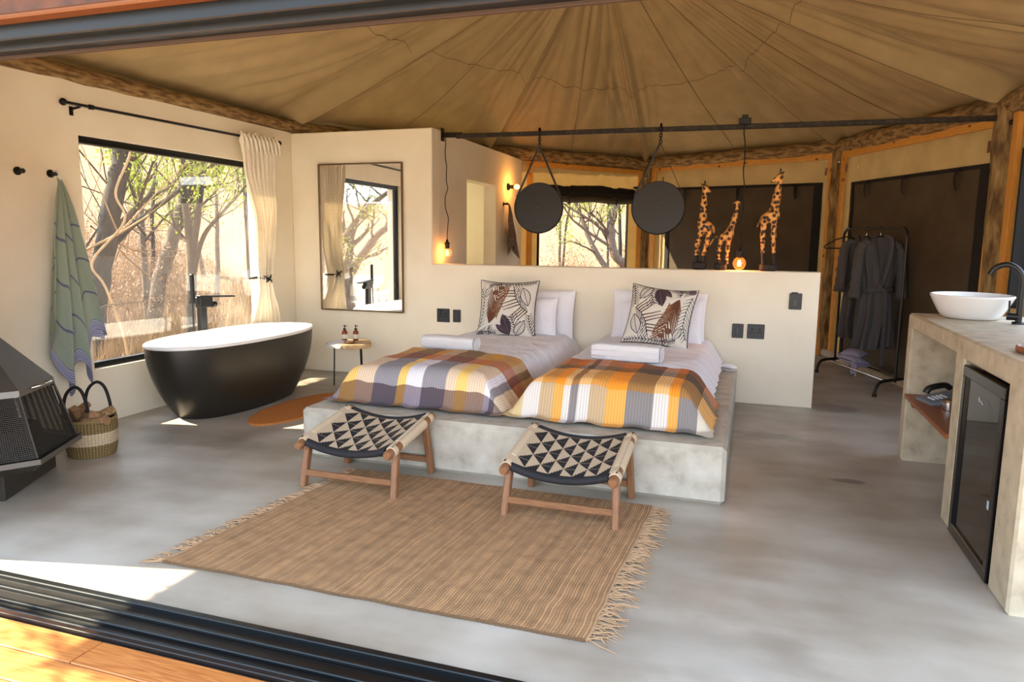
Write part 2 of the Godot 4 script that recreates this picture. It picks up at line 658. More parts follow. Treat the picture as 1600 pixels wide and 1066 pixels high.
	M.curtain.backlight = Color(0.42, 0.40, 0.36)
	M.robe = tmat(ntex(87, 0.12, 3, [[0.0, Color(0.26, 0.255, 0.26)], [1.0, Color(0.34, 0.335, 0.345)]], 256), Vector3(4, 4, 4), 0.95)
	M.tan_towel = tmat(ntex(88, 0.12, 3, [[0.0, Color(0.40, 0.33, 0.28)], [1.0, Color(0.50, 0.42, 0.36)]], 256), Vector3(4, 4, 4), 0.95)
	M.cord = mat(Color(0.05, 0.04, 0.035), 0.8)
	M.screen = tmat(ntex(89, 0.008, 4, [[0.0, Color(0.25, 0.205, 0.145)], [1.0, Color(0.30, 0.25, 0.18)]], 512), Vector3(0.8, 0.8, 0.8), 0.8)
	M.screen.backlight_enabled = true
	M.screen.backlight = Color(0.09, 0.085, 0.07)
	M.screen_hem = mat(Color(0.035, 0.03, 0.028), 0.85)
	M.jute_orange = tmat(ntex(90, 0.08, 3, [[0.0, Color(0.62, 0.36, 0.13)], [1.0, Color(0.82, 0.55, 0.25)]], 256), Vector3(3, 3, 3), 0.95)
	M.fringe = mat(Color(0.66, 0.53, 0.40), 0.95)
	M.rope_white = tmat(ntex(91, 0.2, 2, [[0.0, Color(0.70, 0.62, 0.51)], [1.0, Color(0.84, 0.77, 0.66)]], 256), Vector3(6, 6, 6), 0.95)
	M.rope_navy = tmat(ntex(92, 0.2, 2, [[0.0, Color(0.05, 0.05, 0.065)], [1.0, Color(0.12, 0.12, 0.15)]], 256), Vector3(6, 6, 6), 0.8)
	M.bark_tree = tmat(ntex(93, 0.03, 5, [[0.0, Color(0.05, 0.04, 0.033)], [0.5, Color(0.12, 0.10, 0.085)], [1.0, Color(0.22, 0.19, 0.165)]], 512), Vector3(2, 1.0, 1), 0.9, false, M.bark_noise, 1.0)
	M.bark_pale = tmat(ntex(94, 0.03, 5, [[0.0, Color(0.20, 0.165, 0.14)], [0.5, Color(0.33, 0.28, 0.235)], [1.0, Color(0.46, 0.40, 0.35)]], 512), Vector3(2, 1.0, 1), 0.9, false, M.bark_noise, 1.0)
	M.twig = mat(Color(0.24, 0.19, 0.145), 0.9)
	M.twig_pale = mat(Color(0.52, 0.42, 0.30), 0.9)
	M.leaf = mat(Color(0.42, 0.47, 0.10), 0.7)
	M.leaf.backlight_enabled = true
	M.leaf.backlight = Color(0.42, 0.46, 0.08)
	M.leaf_dark = mat(Color(0.30, 0.36, 0.10), 0.7)
	M.leaf_dark.backlight_enabled = true
	M.leaf_dark.backlight = Color(0.34, 0.40, 0.08)
	M.leaf_dry = mat(Color(0.46, 0.35, 0.255), 0.8)
	M.leaf_dry.backlight_enabled = true
	M.leaf_dry.backlight = Color(0.34, 0.25, 0.15)
	M.straw = mat(Color(0.50, 0.39, 0.25), 0.9)
	M.ground = tmat(ntex(95, 0.02, 5, [[0.0, Color(0.24, 0.175, 0.11)], [0.4, Color(0.40, 0.30, 0.20)], [0.7, Color(0.50, 0.39, 0.275)], [1.0, Color(0.58, 0.47, 0.35)]], 1024), Vector3(0.3, 0.3, 0.3), 0.95)
	M.sand = tmat(ntex(98, 0.02, 4, [[0.0, Color(0.66, 0.61, 0.53)], [1.0, Color(0.82, 0.775, 0.70)]], 512), Vector3(0.3, 0.3, 0.3), 0.95)
	M.hill = tmat(ntex(96, 0.02, 5, [[0.0, Color(0.48, 0.38, 0.29)], [0.5, Color(0.68, 0.55, 0.44)], [1.0, Color(0.80, 0.70, 0.60)]], 512), Vector3(0.15, 0.15, 0.15), 0.95)

# ---------------------------------------------------------------- the setting
func structure() -> void:
	var fl := box(Vector3(0.1, -0.101, -0.352), Vector3(7.2, 0.198, 9.256), 0.001)
	sheet(fl, 8, 8, func(a, b): return Vector3(lerpf(-3.5, 3.7, a), 0.0, lerpf(-4.98, 4.276, b)))
	struct("floor", fl, M.floor, "grey polished concrete floor with cloudy trowel marks", "floor")
	# left wall with the picture window
	var w := MB.new()
	for b in [[2.378, 4.42, 0.0, 2.36], [-0.18, 0.42, 0.0, 2.36], [0.42, 2.378, 0.0, 0.394], [0.42, 2.378, 2.015, 2.36]]:
		cbox(w, Vector3(-3.11, (b[2] + b[3]) / 2, (b[0] + b[1]) / 2), Vector3(0.2, b[3] - b[2], b[1] - b[0]), 0.0004)
	struct("wall_left", w, M.plaster, "cream plastered wall around the big picture window beside the bathtub")
	var win := thing("window_1", "large picture window in a slim black frame behind the bathtub", "window")
	win.set_meta("kind", "structure")
	var f := MB.new()
	for e in [[Vector3(-3.085, 1.99, 1.4), Vector3(0.06, 0.05, 1.96)], [Vector3(-3.085, 0.414, 1.4), Vector3(0.06, 0.04, 1.96)], [Vector3(-3.085, 1.2, 2.358), Vector3(0.06, 1.6, 0.04)], [Vector3(-3.085, 1.2, 0.44), Vector3(0.06, 1.6, 0.04)]]:
		cbox(f, e[0], e[1], 0.004)
	put("window_frame", f, M.alu_dark, win)
	put("pane", box(Vector3(-3.085, 1.2, 1.4), Vector3(0.006, 1.56, 1.9), 0.0005), M.glass, win)
	struct("wall_front", box(Vector3(-2.62, 1.18, 4.275), Vector3(1.18, 2.36, 0.05), 0.004), M.plaster, "plastered wall end beside the open front of the tent")
	struct("wall_back", slab(MB.new(), PackedVector2Array([Vector2(-3.01, 0), Vector2(1.89, 0), Vector2(1.89, 1.108), Vector2(-1.485, 1.108), Vector2(-1.485, 2.352), Vector2(-3.01, 2.352)]), 0.16, 0.008, Transform3D(Basis.IDENTITY, Vector3(0, 0, -0.16))), M.plaster, "cream bed wall, tall with the mirror at left, low with giraffes at right")
	w = MB.new()
	for b in [[-0.86, -0.155, 0.0, 2.352], [-2.72, -1.757, 0.0, 2.352], [-1.757, -0.86, 1.96, 2.352]]:
		cbox(w, Vector3(-1.56, (b[2] + b[3]) / 2, (b[0] + b[1]) / 2), Vector3(0.15, b[3] - b[2], b[1] - b[0]), 0.0004)
	struct("wall_partition", w, M.plaster, "cream partition wall with a doorway to the bathroom at the back")
	struct("wall_bathroom", box(Vector3(-2.0, 1.1, -2.12), Vector3(0.72, 2.2, 0.1), 0.004), M.plaster_pale, "pale wall seen through the doorway of the partition")
	# front threshold, header
	var tr := thing("door_1", "black aluminium sliding door track set along the open front", "door track")
	tr.set_meta("kind", "structure")
	put("track_bed", box(Vector3(1.2, -0.004, 4.385), Vector3(6.4, 0.02, 0.21), 0.002), M.black, tr)
	for z in [4.293, 4.36, 4.43, 4.48]:
		put("rail", box(Vector3(1.2, 0.012, z), Vector3(6.4, 0.022 if z < 4.3 or z > 4.47 else 0.014, 0.03 if z < 4.3 else 0.016), 0.003), M.alu_dark, tr)
	var hd := thing("trim_1", "rust brown header beam with a dark sliding track under it", "beam")
	hd.set_meta("kind", "structure")
	var ho := MB.new()
	cbox(ho, Vector3(1.0, 2.13, 4.37), Vector3(6.4, 0.24, 0.10), 0.004)
	put("fascia", ho, M.rust, hd)
	put("fascia_lip", box(Vector3(1.0, 2.012, 4.40), Vector3(6.4, 0.016, 0.10), 0.005), mat(Color(0.42, 0.23, 0.07), 0.5), hd)
	put("head_track", box(Vector3(1.0, 1.982, 4.35), Vector3(6.4, 0.05, 0.10), 0.004), M.alu_dark, hd)
	put("head_rail", box(Vector3(1.0, 1.949, 4.33), Vector3(6.4, 0.022, 0.05), 0.003), M.black, hd)
	put("head_batten", box(Vector3(1.0, 1.934, 4.30), Vector3(6.4, 0.012, 0.016), 0.002), mat(Color(0.22, 0.15, 0.10), 0.7), hd)
	# deck boards outside
	var deck := thing("floor_deck", "honey coloured timber deck boards outside the door track", "deck")
	deck.set_meta("kind", "structure")
	var rows := [[4.497, 0.125], [4.626, 0.125], [4.755, 0.125], [4.884, 0.125], [5.013, 0.125], [5.142, 0.125], [5.271, 0.125], [5.4, 0.125]]
	var breaks := [[-3.0, -0.62, 1.9, 4.2], [-3.0, -1.7, -0.16, 4.2], [-3.0, -0.68, 2.2, 4.2], [-3.0, -1.2, 0.9, 4.2], [-3.0, 0.1, 4.2], [-3.0, -0.9, 1.6, 4.2], [-3.0, 0.4, 4.2], [-3.0, -0.4, 2.0, 4.2]]
	for k in rows.size():
		for j in breaks[k].size() - 1:
			var a: float = breaks[k][j] + 0.002
			var b: float = breaks[k][j + 1] - 0.002
			put("plank", box(Vector3((a + b) / 2, -0.022, rows[k][0] + 0.0625), Vector3(b - a, 0.03, 0.125), 0.003, Basis.IDENTITY, Vector2(k * 0.31 + j * 0.17, j * 1.3 + k * 0.7)), M.deck, deck)

# position on the canvas: ring segment seg, t along it, s from eave to apex
func ring() -> Array:
	var up := Vector3(0, 0.075, 0)
	var pts := [V1, V2, V3, V4, V5, V6, Vector3(3.3, 2.4, 5.15), Vector3(-3.04, 2.43, 5.15)]
	var out := []
	for p in pts:
		var o := Vector3(p.x + 0.1, 0, p.z - 0.3).normalized() * 0.10
		out.append(p + o + up)
	return out

var roof_noise: FastNoiseLite
var roof_ring: Array
func roof_pos(seg: int, t: float, s: float) -> Vector3:
	var a: Vector3 = roof_ring[seg]
	var b: Vector3 = roof_ring[(seg + 1) % roof_ring.size()]
	var e := a.lerp(b, t)
	var p := e.lerp(APEX, s)
	p.y = lerpf(e.y, APEX.y, pow(s, 1.12))
	var len := a.distance_to(b)
	var q := seg * 3.7 + t * len
	# panels sag a little between the ridges
	var belly := 4.0 * t * (1.0 - t)
	p.y -= 0.07 * belly * (len / 2.8) * sin(PI * s) * (1.0 - s)
	# tension folds that run up from the eave
	var away := minf(t, 1.0 - t) * len
	var side := 1.0 if t < 0.5 else -1.0
	var n1 := roof_noise.get_noise_2d(q * 1.25 + s * 0.35 * side * 2.0, s * 0.8 + seg)
	var n2 := roof_noise.get_noise_2d(q * 3.6 + s * 0.5 * side, 20.0 + s * 0.7)
	var grow := smoothstep(0.0, 0.12, s) * (1.0 - 0.75 * s) * smoothstep(0.0, 0.22, away)
	p.y += grow * (0.036 * (1.0 - absf(n1) * 2.2) + 0.007 * (1.0 - absf(n2) * 2.0))
	# creases into the corners
	var w := 0.06 + 0.16 * s
	p.y -= 0.15 * exp(-away * away / (2.0 * w * w)) * smoothstep(0.0, 0.06, s) * (1.0 - s * 0.7)
	for k in 3:
		var d := away - (0.16 + 0.20 * k) * (0.25 + 1.9 * s)
		p.y += 0.042 / (1.0 + k * 0.5) * exp(-d * d / (0.0022 + 0.006 * s)) * smoothstep(0.0, 0.05, s) * (1.0 - smoothstep(0.3, 0.75, s))
	return p

func sect(a: Vector3, b: Vector3) -> Transform3D:
	var x := Vector3(b.x - a.x, 0, b.z - a.z).normalized()
	return Transform3D(Basis(x, Vector3.UP, x.cross(Vector3.UP)), Vector3(a.x, 0, a.z))

func pole_between(a: Vector3, b: Vector3, r: float, n: int, seed_: int) -> MB:
	var rr := RandomNumberGenerator.new()
	rr.seed = seed_
	var pts := []
	var rad := []
	for k in n + 1:
		var j := Vector3(rr.randf_range(-1, 1), rr.randf_range(-1, 1), rr.randf_range(-1, 1)) * r * 0.10
		pts.append(a.lerp(b, float(k) / n) + j)
		rad.append(r * rr.randf_range(0.9, 1.08))
	return tube(MB.new(), pts, rad, 14)

# canvas wall with a hole; u0..u1, y0..y1 is the hole
func canvas_wall(xf: Transform3D, len: float, top0: float, top1: float, hole: Array, seed_: int) -> MB:
	var mb := MB.new()
	var nz := noise(seed_, 1.0, 2)
	var F := func(u: float, y: float) -> Vector3:
		var hi := lerpf(top0, top1, u / len)
		var k := clampf((y - 1.9) / 0.45, 0.0, 1.0)
		var z := 0.012 * nz.get_noise_2d(u * 6.0 + y * 2.2, y * 1.0) * (0.3 + k) + 0.006 * nz.get_noise_2d(u * 14.0 + y * 6.0, 3.0) * k
		return xf * Vector3(u, minf(y, hi), z - 0.02)
	var parts := [[0.0, hole[0], 0.0, 2.5], [hole[1], len, 0.0, 2.5], [hole[0], hole[1], 0.0, hole[2]], [hole[0], hole[1], hole[3], 2.5]]
	for p in parts:
		if p[1] - p[0] < 0.001 or p[3] - p[2] < 0.001:
			continue
		sheet(mb, int((p[1] - p[0]) / 0.03) + 2, int((p[3] - p[2]) / 0.06) + 2, func(a, b): return F.call(lerpf(p[0], p[1], a), lerpf(p[2], p[3], b)))
	return mb

func batten(xf: Transform3D, a: Vector2, b: Vector2, w: float) -> MB:
	var mb := MB.new()
	var d := (b - a).normalized()
	return bar(mb, xf * Vector3(a.x, a.y, 0.015), xf * Vector3(b.x, b.y, 0.015), w, 0.035, 0.003, xf.basis * Vector3(-d.y, d.x, 0))

func wall_screen(o: Node3D, xf: Transform3D, u0: float, u1: float, y0: float, ya: float, yb: float, hem0: float, hem1: float, tabs: Array, seed_: int) -> void:
	var nz := noise(seed_, 1.0, 3)
	var top := func(u: float) -> float: return lerpf(ya, yb, (u - u0) / (u1 - u0))
	put("mesh_screen", sheet(MB.new(), 60, 40, func(a, b):
		var u := lerpf(u0, u1, a)
		var y: float = lerpf(y0, top.call(u), b)
		return xf * Vector3(u, y, 0.004 + 0.01 * nz.get_noise_2d(u * 2.0, y * 3.0))), M.screen, o)
	for h in [[u0, u0 + hem0], [u1 - hem1, u1]]:
		put("hem", sheet(MB.new(), 3, 20, func(a, b):
			var u := lerpf(h[0], h[1], a)
			return xf * Vector3(u, lerpf(y0, top.call(u), b), 0.016 + 0.004 * sin(a * PI) + 0.006 * nz.get_noise_2d(u * 3.0, b * 5.0))), M.screen_hem, o)
	put("hem", sheet(MB.new(), 40, 2, func(a, b):
		var u := lerpf(u0, u1, a)
		return xf * Vector3(u, top.call(u) - 0.03 + 0.035 * b, 0.018 + 0.004 * nz.get_noise_2d(u * 5.0, 2.0))), M.screen_hem, o)
	for u in tabs:
		var t: float = top.call(u)
		put("strap", sheet(MB.new(), 4, 8, func(a, b):
			return xf * Vector3(u + (a - 0.5) * 0.055 * (1.0 - 0.3 * b), t - 0.01 - 0.17 * b, 0.024 + 0.018 * sin(b * PI) + 0.006 * a)), M.screen_hem, o)

func tent() -> void:
	roof_ring = ring()
	roof_noise = noise(404, 1.0, 2)
	var mb := MB.new()
	for seg in 8:
		sheet(mb, 90, 46, func(a, b): return roof_pos(seg, a, b * 0.985))
	var roof := struct("ceiling", mb, M.canvas, "tan canvas tent roof rising in creased panels to a peak", "ceiling")
	# the valance that closes the eave
	var sk := MB.new()
	for seg in [7, 0, 1, 2, 3, 4, 5]:
		sheet(sk, 30, 3, func(a, b):
			var p: Vector3 = roof_ring[seg].lerp(roof_ring[(seg + 1) % 8], a)
			return p - Vector3(0, 0.17 * b, 0))
	put("valance", sk, M.canvas, roof)
	put("peak_cap", lathe(MB.new(), [Vector2(0.16, APEX.y - 0.16), Vector2(0.12, APEX.y - 0.02), Vector2(0.0, APEX.y + 0.02)], 20, Vector3(APEX.x, 0, APEX.z)), M.canvas, roof)
	# stitched seams
	for seg in 8:
		var pts := []
		var sv := [0.43, 0.44, 0.44, 0.47, 0.50, 0.46, 0.45, 0.44]
		for k in 41:
			var t := k / 40.0
			pts.append(roof_pos(seg, t, lerpf(sv[seg], sv[(seg + 1) % 8], t) - 0.05 * 4.0 * t * (1.0 - t) * (0.4 if seg in [1, 2] else 0.0)) - Vector3(0, 0.004, 0))
		put("seam", tube(MB.new(), pts, 0.0026, 5), M.seam, roof)
		for t in [0.0, 0.5]:
			pts = []
			for k in 37:
				pts.append(roof_pos(seg, t, 0.02 + 0.96 * k / 36.0) - Vector3(0, 0.004, 0))
			put("seam", tube(MB.new(), pts, 0.0026, 5), M.seam, roof)
	# poles
	var rb := "round timber ring poles under the canvas"
	solo("ring_pole", pole_between(Vector3(-3.04, 2.395, 4.35), V1 + Vector3(0.02, -0.01, -0.05), 0.058, 26, 1), M.pole, "round bark-brown pole lying along the top of the left wall", "pole", rb)
	solo("ring_pole", pole_between(V1 + Vector3(0.0, -0.01, 0.0), V2, 0.07, 16, 2), M.pole, "round pole vanishing behind the top of the tall mirror wall", "pole", rb)
	solo("ring_pole", pole_between(V2, V3, 0.085, 16, 3), M.pole, "round knotty pole above the rolled-up canvas window", "pole", rb)
	solo("ring_pole", pole_between(V3, V4, 0.08, 16, 4), M.pole, "round pole above the dark mesh panel behind the giraffes", "pole", rb)
	solo("ring_pole", pole_between(V4, V5, 0.085, 18, 5), M.pole, "round rough pole above the dark mesh panel behind the robes", "pole", rb)
	solo("ring_pole", pole_between(V5, Vector3(3.3, 2.36, 4.4), 0.085, 18, 6), M.pole, "round pole end leaving the top right corner above the counter", "pole", rb)
	var pb := "upright timber tent posts"
	solo("tent_post", pole_between(Vector3(V3.x, 0, V3.z), Vector3(V3.x, 2.38, V3.z), 0.085, 14, 11), M.post, "upright timber post behind the right hanging disc", "post", pb)
	solo("tent_post", pole_between(Vector3(V4.x, 0, V4.z), Vector3(V4.x, 2.42, V4.z), 0.09, 14, 12), M.post, "upright timber post between the two dark mesh panels", "post", pb)
	solo("tent_post", pole_between(Vector3(V5.x, 0, V5.z), Vector3(V5.x, 2.34, V5.z), 0.10, 14, 13), M.post, "thick upright timber post behind the white basin", "post", pb)
	for k in 3:
		var pst: Node3D = get_node(["tent_post", "tent_post_001", "tent_post_002"][k])
		var c: Vector3 = [V3, V4, V5][k]
		var to := Vector3(1.36 - c.x, 0, 6.18 - c.z).normalized()
		put("bolt", ball(MB.new(), Vector3(c.x, [2.22, 2.27, 2.22][k], c.z) + to * 0.09, Vector3.ONE * 0.022, 12, 8), M.chrome if k < 2 else M.black_metal, pst)
		if k == 0:
			put("peg", tube(MB.new(), [Vector3(c.x, 2.08, c.z) + to * 0.06, Vector3(c.x - 0.19, 2.09, c.z + 0.02) + to * 0.10], 0.016, 8), M.cord, pst)
	# wall behind the tall wall, with an opening that lights the bathroom
	struct("wall_bath_side", canvas_wall(sect(V1, V2), 2.63, 2.42, 2.42, [0.5, 2.3, 0.9, 2.15], 501), M.canvas_wall, "canvas wall of the bathroom behind the tall mirror wall")
	var fro := put("frosted_pane", box(Vector3.ZERO, Vector3(1.84, 1.28, 0.012), 0.002), M.frost, get_node("wall_bath_side"))
	fro.transform = Transform3D(sect(V1, V2).basis, sect(V1, V2) * Vector3(1.4, 1.525, -0.03))
	# section A: rolled-up window
	var xa := sect(V2, V3)
	var la := Vector2(V3.x - V2.x, V3.z - V2.z).length()
	var wa := struct("wall_rear", canvas_wall(xa, la, 2.42, 2.40, [0.76, 2.20, 0.5, 1.95], 502), M.canvas_wall, "tan canvas wall around the open rear window")
	for p in [[Vector2(0.62, 0.0), Vector2(0.62, 2.33), 0.07], [Vector2(0.58, 2.315), Vector2(2.42, 2.295), 0.065], [Vector2(2.395, 0.0), Vector2(2.395, 2.28), 0.06]]:
		put("batten", batten(xa, p[0], p[1], p[2]), M.pine, wa)
	var edge := MB.new()
	for p in [[Vector3(0.765, 0.5, 0.0), Vector3(0.765, 1.95, 0.0)], [Vector3(2.195, 0.5, 0.0), Vector3(2.195, 1.95, 0.0)]]:
		bar(edge, xa * p[0], xa * p[1], 0.03, 0.02)
	put("hem", edge, M.screen_hem, wa)
	put("pane", sheet(MB.new(), 1, 1, func(a, b): return xa * Vector3(lerpf(0.78, 2.18, a), lerpf(0.52, 1.95, b), -0.02)), M.glass, wa)
	var nz := noise(77, 1.0, 3)
	var bl := thing("window_blind", "dark canvas blind rolled up and tied above the rear window", "blind", xa * Vector3(1.48, 1.95, 0.05))
	var off := bl.position
	put("roll", sheet(MB.new(), 60, 20, func(a, b):
		var u := lerpf(0.80, 2.24, a)
		var tie := exp(-pow((a - 0.78) / 0.03, 2)) + exp(-pow((a - 0.25) / 0.03, 2))
		var r := (0.085 + 0.02 * nz.get_noise_2d(u * 2.5, 0.0)) * (1.0 - 0.3 * tie)
		var th: float = TAU * b
		return xa * Vector3(u, 1.985 + 0.012 * sin(u * 5.0) + sin(th) * r, 0.06 + cos(th) * r * 0.75) - off), mat(Color(0.055, 0.05, 0.035), 0.85), bl)
	put("roll_edge", sheet(MB.new(), 60, 8, func(a, b):
		var u := lerpf(0.84, 2.2, a)
		return xa * Vector3(u, 1.93 - 0.085 * b + 0.008 * sin(u * 9.0), 0.085 + 0.03 * sin(b * PI) + 0.01 * nz.get_noise_2d(u * 7.0, b * 2.0)) - off), mat(Color(0.27, 0.245, 0.19), 0.85), bl)
	for u in [1.16, 1.92]:
		put("tie", tube(MB.new(), [xa * Vector3(u, 2.05, 0.02) - off, xa * Vector3(u, 2.04, 0.13) - off, xa * Vector3(u, 1.9, 0.125) - off, xa * Vector3(u + 0.01, 1.82, 0.10) - off], 0.009, 6), M.screen_hem, bl)
	# section B: mesh panel behind the giraffes
	var xb := sect(V3, V4)
	var lb := Vector2(V4.x - V3.x, V4.z - V3.z).length()
	var wb := struct("wall_rear_middle", canvas_wall(xb, lb, 2.42, 2.43, [0.40, 2.43, 0.1, 2.02], 503), M.canvas_wall, "tan canvas wall with a dark mesh panel behind the giraffes")
	for p in [[Vector2(0.155, 0.0), Vector2(0.155, 2.33), 0.065], [Vector2(0.12, 2.335), Vector2(2.62, 2.345), 0.07], [Vector2(2.565, 0.0), Vector2(2.565, 2.32), 0.08]]:
		put("batten", batten(xb, p[0], p[1], p[2]), M.pine, wb)
	wall_screen(wb, xb, 0.36, 2.47, 0.08, 2.07, 2.045, 0.06, 0.10, [0.66, 1.42, 2.16], 31)
	# section C: mesh panel behind the robes
	var xc := sect(V4, V5)
	var lc := Vector2(V5.x - V4.x, V5.z - V4.z).length()
	var wc := struct("wall_rear_right", canvas_wall(xc, lc, 2.43, 2.34, [0.44, 2.87, 0.1, 1.92], 504), M.canvas_wall, "tan canvas wall with a dark mesh panel behind the clothes rail")
	for p in [[Vector2(0.155, 0.0), Vector2(0.155, 2.33), 0.08], [Vector2(0.11, 2.345), Vector2(2.99, 2.255), 0.075], [Vector2(2.965, 0.0), Vector2(2.965, 2.23), 0.075]]:
		put("batten", batten(xc, p[0], p[1], p[2]), M.pine, wc)
	wall_screen(wc, xc, 0.40, 2.91, 0.08, 2.01, 1.955, 0.07, 0.14, [0.80, 1.60, 2.48], 32)
	put("kerb", box(Vector3.ZERO, Vector3(lc, 0.09, 0.10), 0.02), M.counter, wc).transform = Transform3D(xc.basis, xc * Vector3(lc / 2, 0.045, 0.02))
	for q in [[wb, xb, 2.50, 2.17], [wc, xc, 0.27, 2.18], [wc, xc, 2.88, 2.08], [wb, xb, 0.30, 2.18]]:
		var qx: Transform3D = q[1]
		put("toggle", bar(MB.new(), qx * Vector3(q[2], q[3] - 0.045, 0.03), qx * Vector3(q[2] + 0.005, q[3] + 0.045, 0.03), 0.022, 0.016, 0.005), M.teak, q[0])
	# section D: right wall with an open window
	var xd := sect(V5, V6)
	var ld := Vector2(V6.x - V5.x, V6.z - V5.z).length()
	var wd := struct("wall_right", canvas_wall(xd, ld, 2.34, 2.34, [0.48, 2.5, 0.95, 1.98], 505), M.canvas_wall, "canvas wall with a window at the right beside the post")
	put("batten", batten(xd, Vector2(0.16, 0.0), Vector2(0.16, 2.32), 0.10), M.pine, wd)
	put("hem", bar(MB.new(), xd * Vector3(0.44, 0.9, 0.01), xd * Vector3(0.44, 2.0, 0.01), 0.12, 0.03), M.screen_hem, wd)
	struct("wall_right_front", box(Vector3(3.36, 1.18, 3.1), Vector3(0.12, 2.36, 1.0), 0.004), M.plaster, "plastered wall behind the near end of the counter")

# ---------------------------------------------------------------- headboard wall, beds
func plate(called: String, c: Vector3, w: float, h: float, pieces: Array, label: String, category: String, group: String) -> void:
	var o := thing(called, label, category, c, group)
	put("cover_plate", box(Vector3(0, 0, 0.006), Vector3(w, h, 0.012), 0.004), M.grey_plastic, o)
	for p in pieces:
		put(p[0], box(Vector3(p[1], p[2], 0.0135), Vector3(p[3], p[4], 0.007), 0.002), M.black if p[0] != "rocker" else mat(Color(0.21, 0.22, 0.23), 0.4), o)

func headboard_wall_things() -> void:
	var g := "grey socket and switch plates on the bed wall"
	var holes := []
	for s in [-0.028, 0.03]:
		holes += [["socket_hole", s, 0.018, 0.014, 0.014], ["socket_hole", s - 0.011, -0.01, 0.01, 0.01], ["socket_hole", s + 0.011, -0.01, 0.01, 0.01]]
	plate("wall_socket", Vector3(-1.372, 0.626, 0.0), 0.128, 0.128, holes + [["plug", -0.02, 0.045, 0.03, 0.02]], "square grey wall socket beside the tall mirror, left of a narrow switch", "socket", g)
	plate("wall_switch", Vector3(-1.234, 0.626, 0.0), 0.076, 0.118, [["rocker", 0.0, 0.0, 0.03, 0.06]], "narrow grey light switch between the socket and the left bed", "switch", g)
	plate("wall_switch", Vector3(1.285, 0.612, 0.0), 0.09, 0.118, [["rocker", 0.0, 0.0, 0.034, 0.06]], "plain grey switch plate just right of the right bed's pillows", "switch", g)
	plate("wall_socket", Vector3(1.427, 0.613, 0.0), 0.135, 0.12, holes, "grey double socket plate with dark pin holes low on the headboard wall", "socket", g)
	plate("wall_switch", Vector3(1.716, 0.872, 0.0), 0.095, 0.13, [["rocker", 0.0, -0.01, 0.036, 0.06], ["knob", -0.01, 0.068, 0.05, 0.012]], "highest grey switch plate near the free end of the headboard wall", "switch", g)

# cloth over a mattress: e = [x0, x1, zback, zfoot]; sides run past the edges by hang
func drape(e: Array, top: float, base: float, R: float, lean_x: float, lean_z: float, ax: float, az: float, lift: float, nz: FastNoiseLite) -> Vector3:
	# ax, az: arc coordinates measured from the rounded edge starts
	var fall := func(d: float, lean: float) -> Vector2:
		if d <= 0.0:
			return Vector2(d, 0.0)
		var th: float = minf(d / R, lean)
		var o := Vector2(R * sin(th), R * (1.0 - cos(th)))
		var rest := d - R * lean
		if rest > 0.0:
			var lim := top - base - 0.004 - lift * 0.3
			var steep := sin(lean)
			var used_ := clampf((lim - o.y) / steep, 0.0, rest)
			o += Vector2(cos(lean), steep) * used_
			o.x += rest - used_
		return o
	var mid: float = (e[0] + e[1]) * 0.5
	var half: float = (e[1] - e[0]) * 0.5 - R
	var sx := signf(ax)
	var fx: Vector2 = fall.call(absf(ax) - half, lean_x)
	var fz: Vector2 = fall.call(az - (e[3] - R), lean_z)
	var drop := pow(pow(fx.y, 3.0) + pow(fz.y, 3.0), 1.0 / 3.0)
	var p := Vector3(mid + sx * (half + fx.x), 0, e[3] - R + fz.x)
	var crown := 0.022 * (1.0 - pow(absf(ax) / (half + R), 2.0))
	var soft := 1.0 - clampf(drop / (top - base), 0.0, 1.0)
	var wob := 0.013 * nz.get_noise_2d(p.x * 2.2, p.z * 2.2) + 0.006 * nz.get_noise_2d(p.x * 6.0, p.z * 5.0)
	p.y = maxf(top - drop + crown * soft + wob * soft, base + 0.004 + lift * 0.3)
	# gathers in what hangs down
	var hang := clampf(drop / (top - base), 0.0, 1.0)
	if fz.y > fx.y:
		p.z += hang * 0.018 * nz.get_noise_2d(p.x * 5.0, 7.0)
	else:
		p.x += sx * hang * 0.018 * nz.get_noise_2d(p.z * 5.0, 9.0)
	p.y += lift
	return p

func pillow(w: float, h: float, t: float, crease := 1.0, seed_ := 1) -> MB:
	var mb := MB.new()
	var nz := noise(seed_, 1.0, 2)
	for side in [1.0, -1.0]:
		sheet(mb, 28, 24, func(a, b):
			var u: float = a * 2.0 - 1.0
			var v: float = b * 2.0 - 1.0
			var fat := pow(maxf(1.0 - pow(absf(u), 2.6), 0.0), 0.55) * pow(maxf(1.0 - pow(absf(v), 2.6), 0.0), 0.55)
			var pinch := 1.0 - 0.07 * crease * (1.0 - v * v) * pow(absf(u), 3.0) 
			var pinch2 := 1.0 - 0.08 * crease * (1.0 - u * u) * pow(absf(v), 3.0)
			var z: float = side * (t * 0.5 * fat + 0.004)
			z += 0.010 * nz.get_noise_2d(u * 2.4 + side * 9.0, v * 2.4) * fat
			return Vector3(u * w * 0.5 * pinch, v * h * 0.5 * pinch2, z), side < 0.0)
	return mb

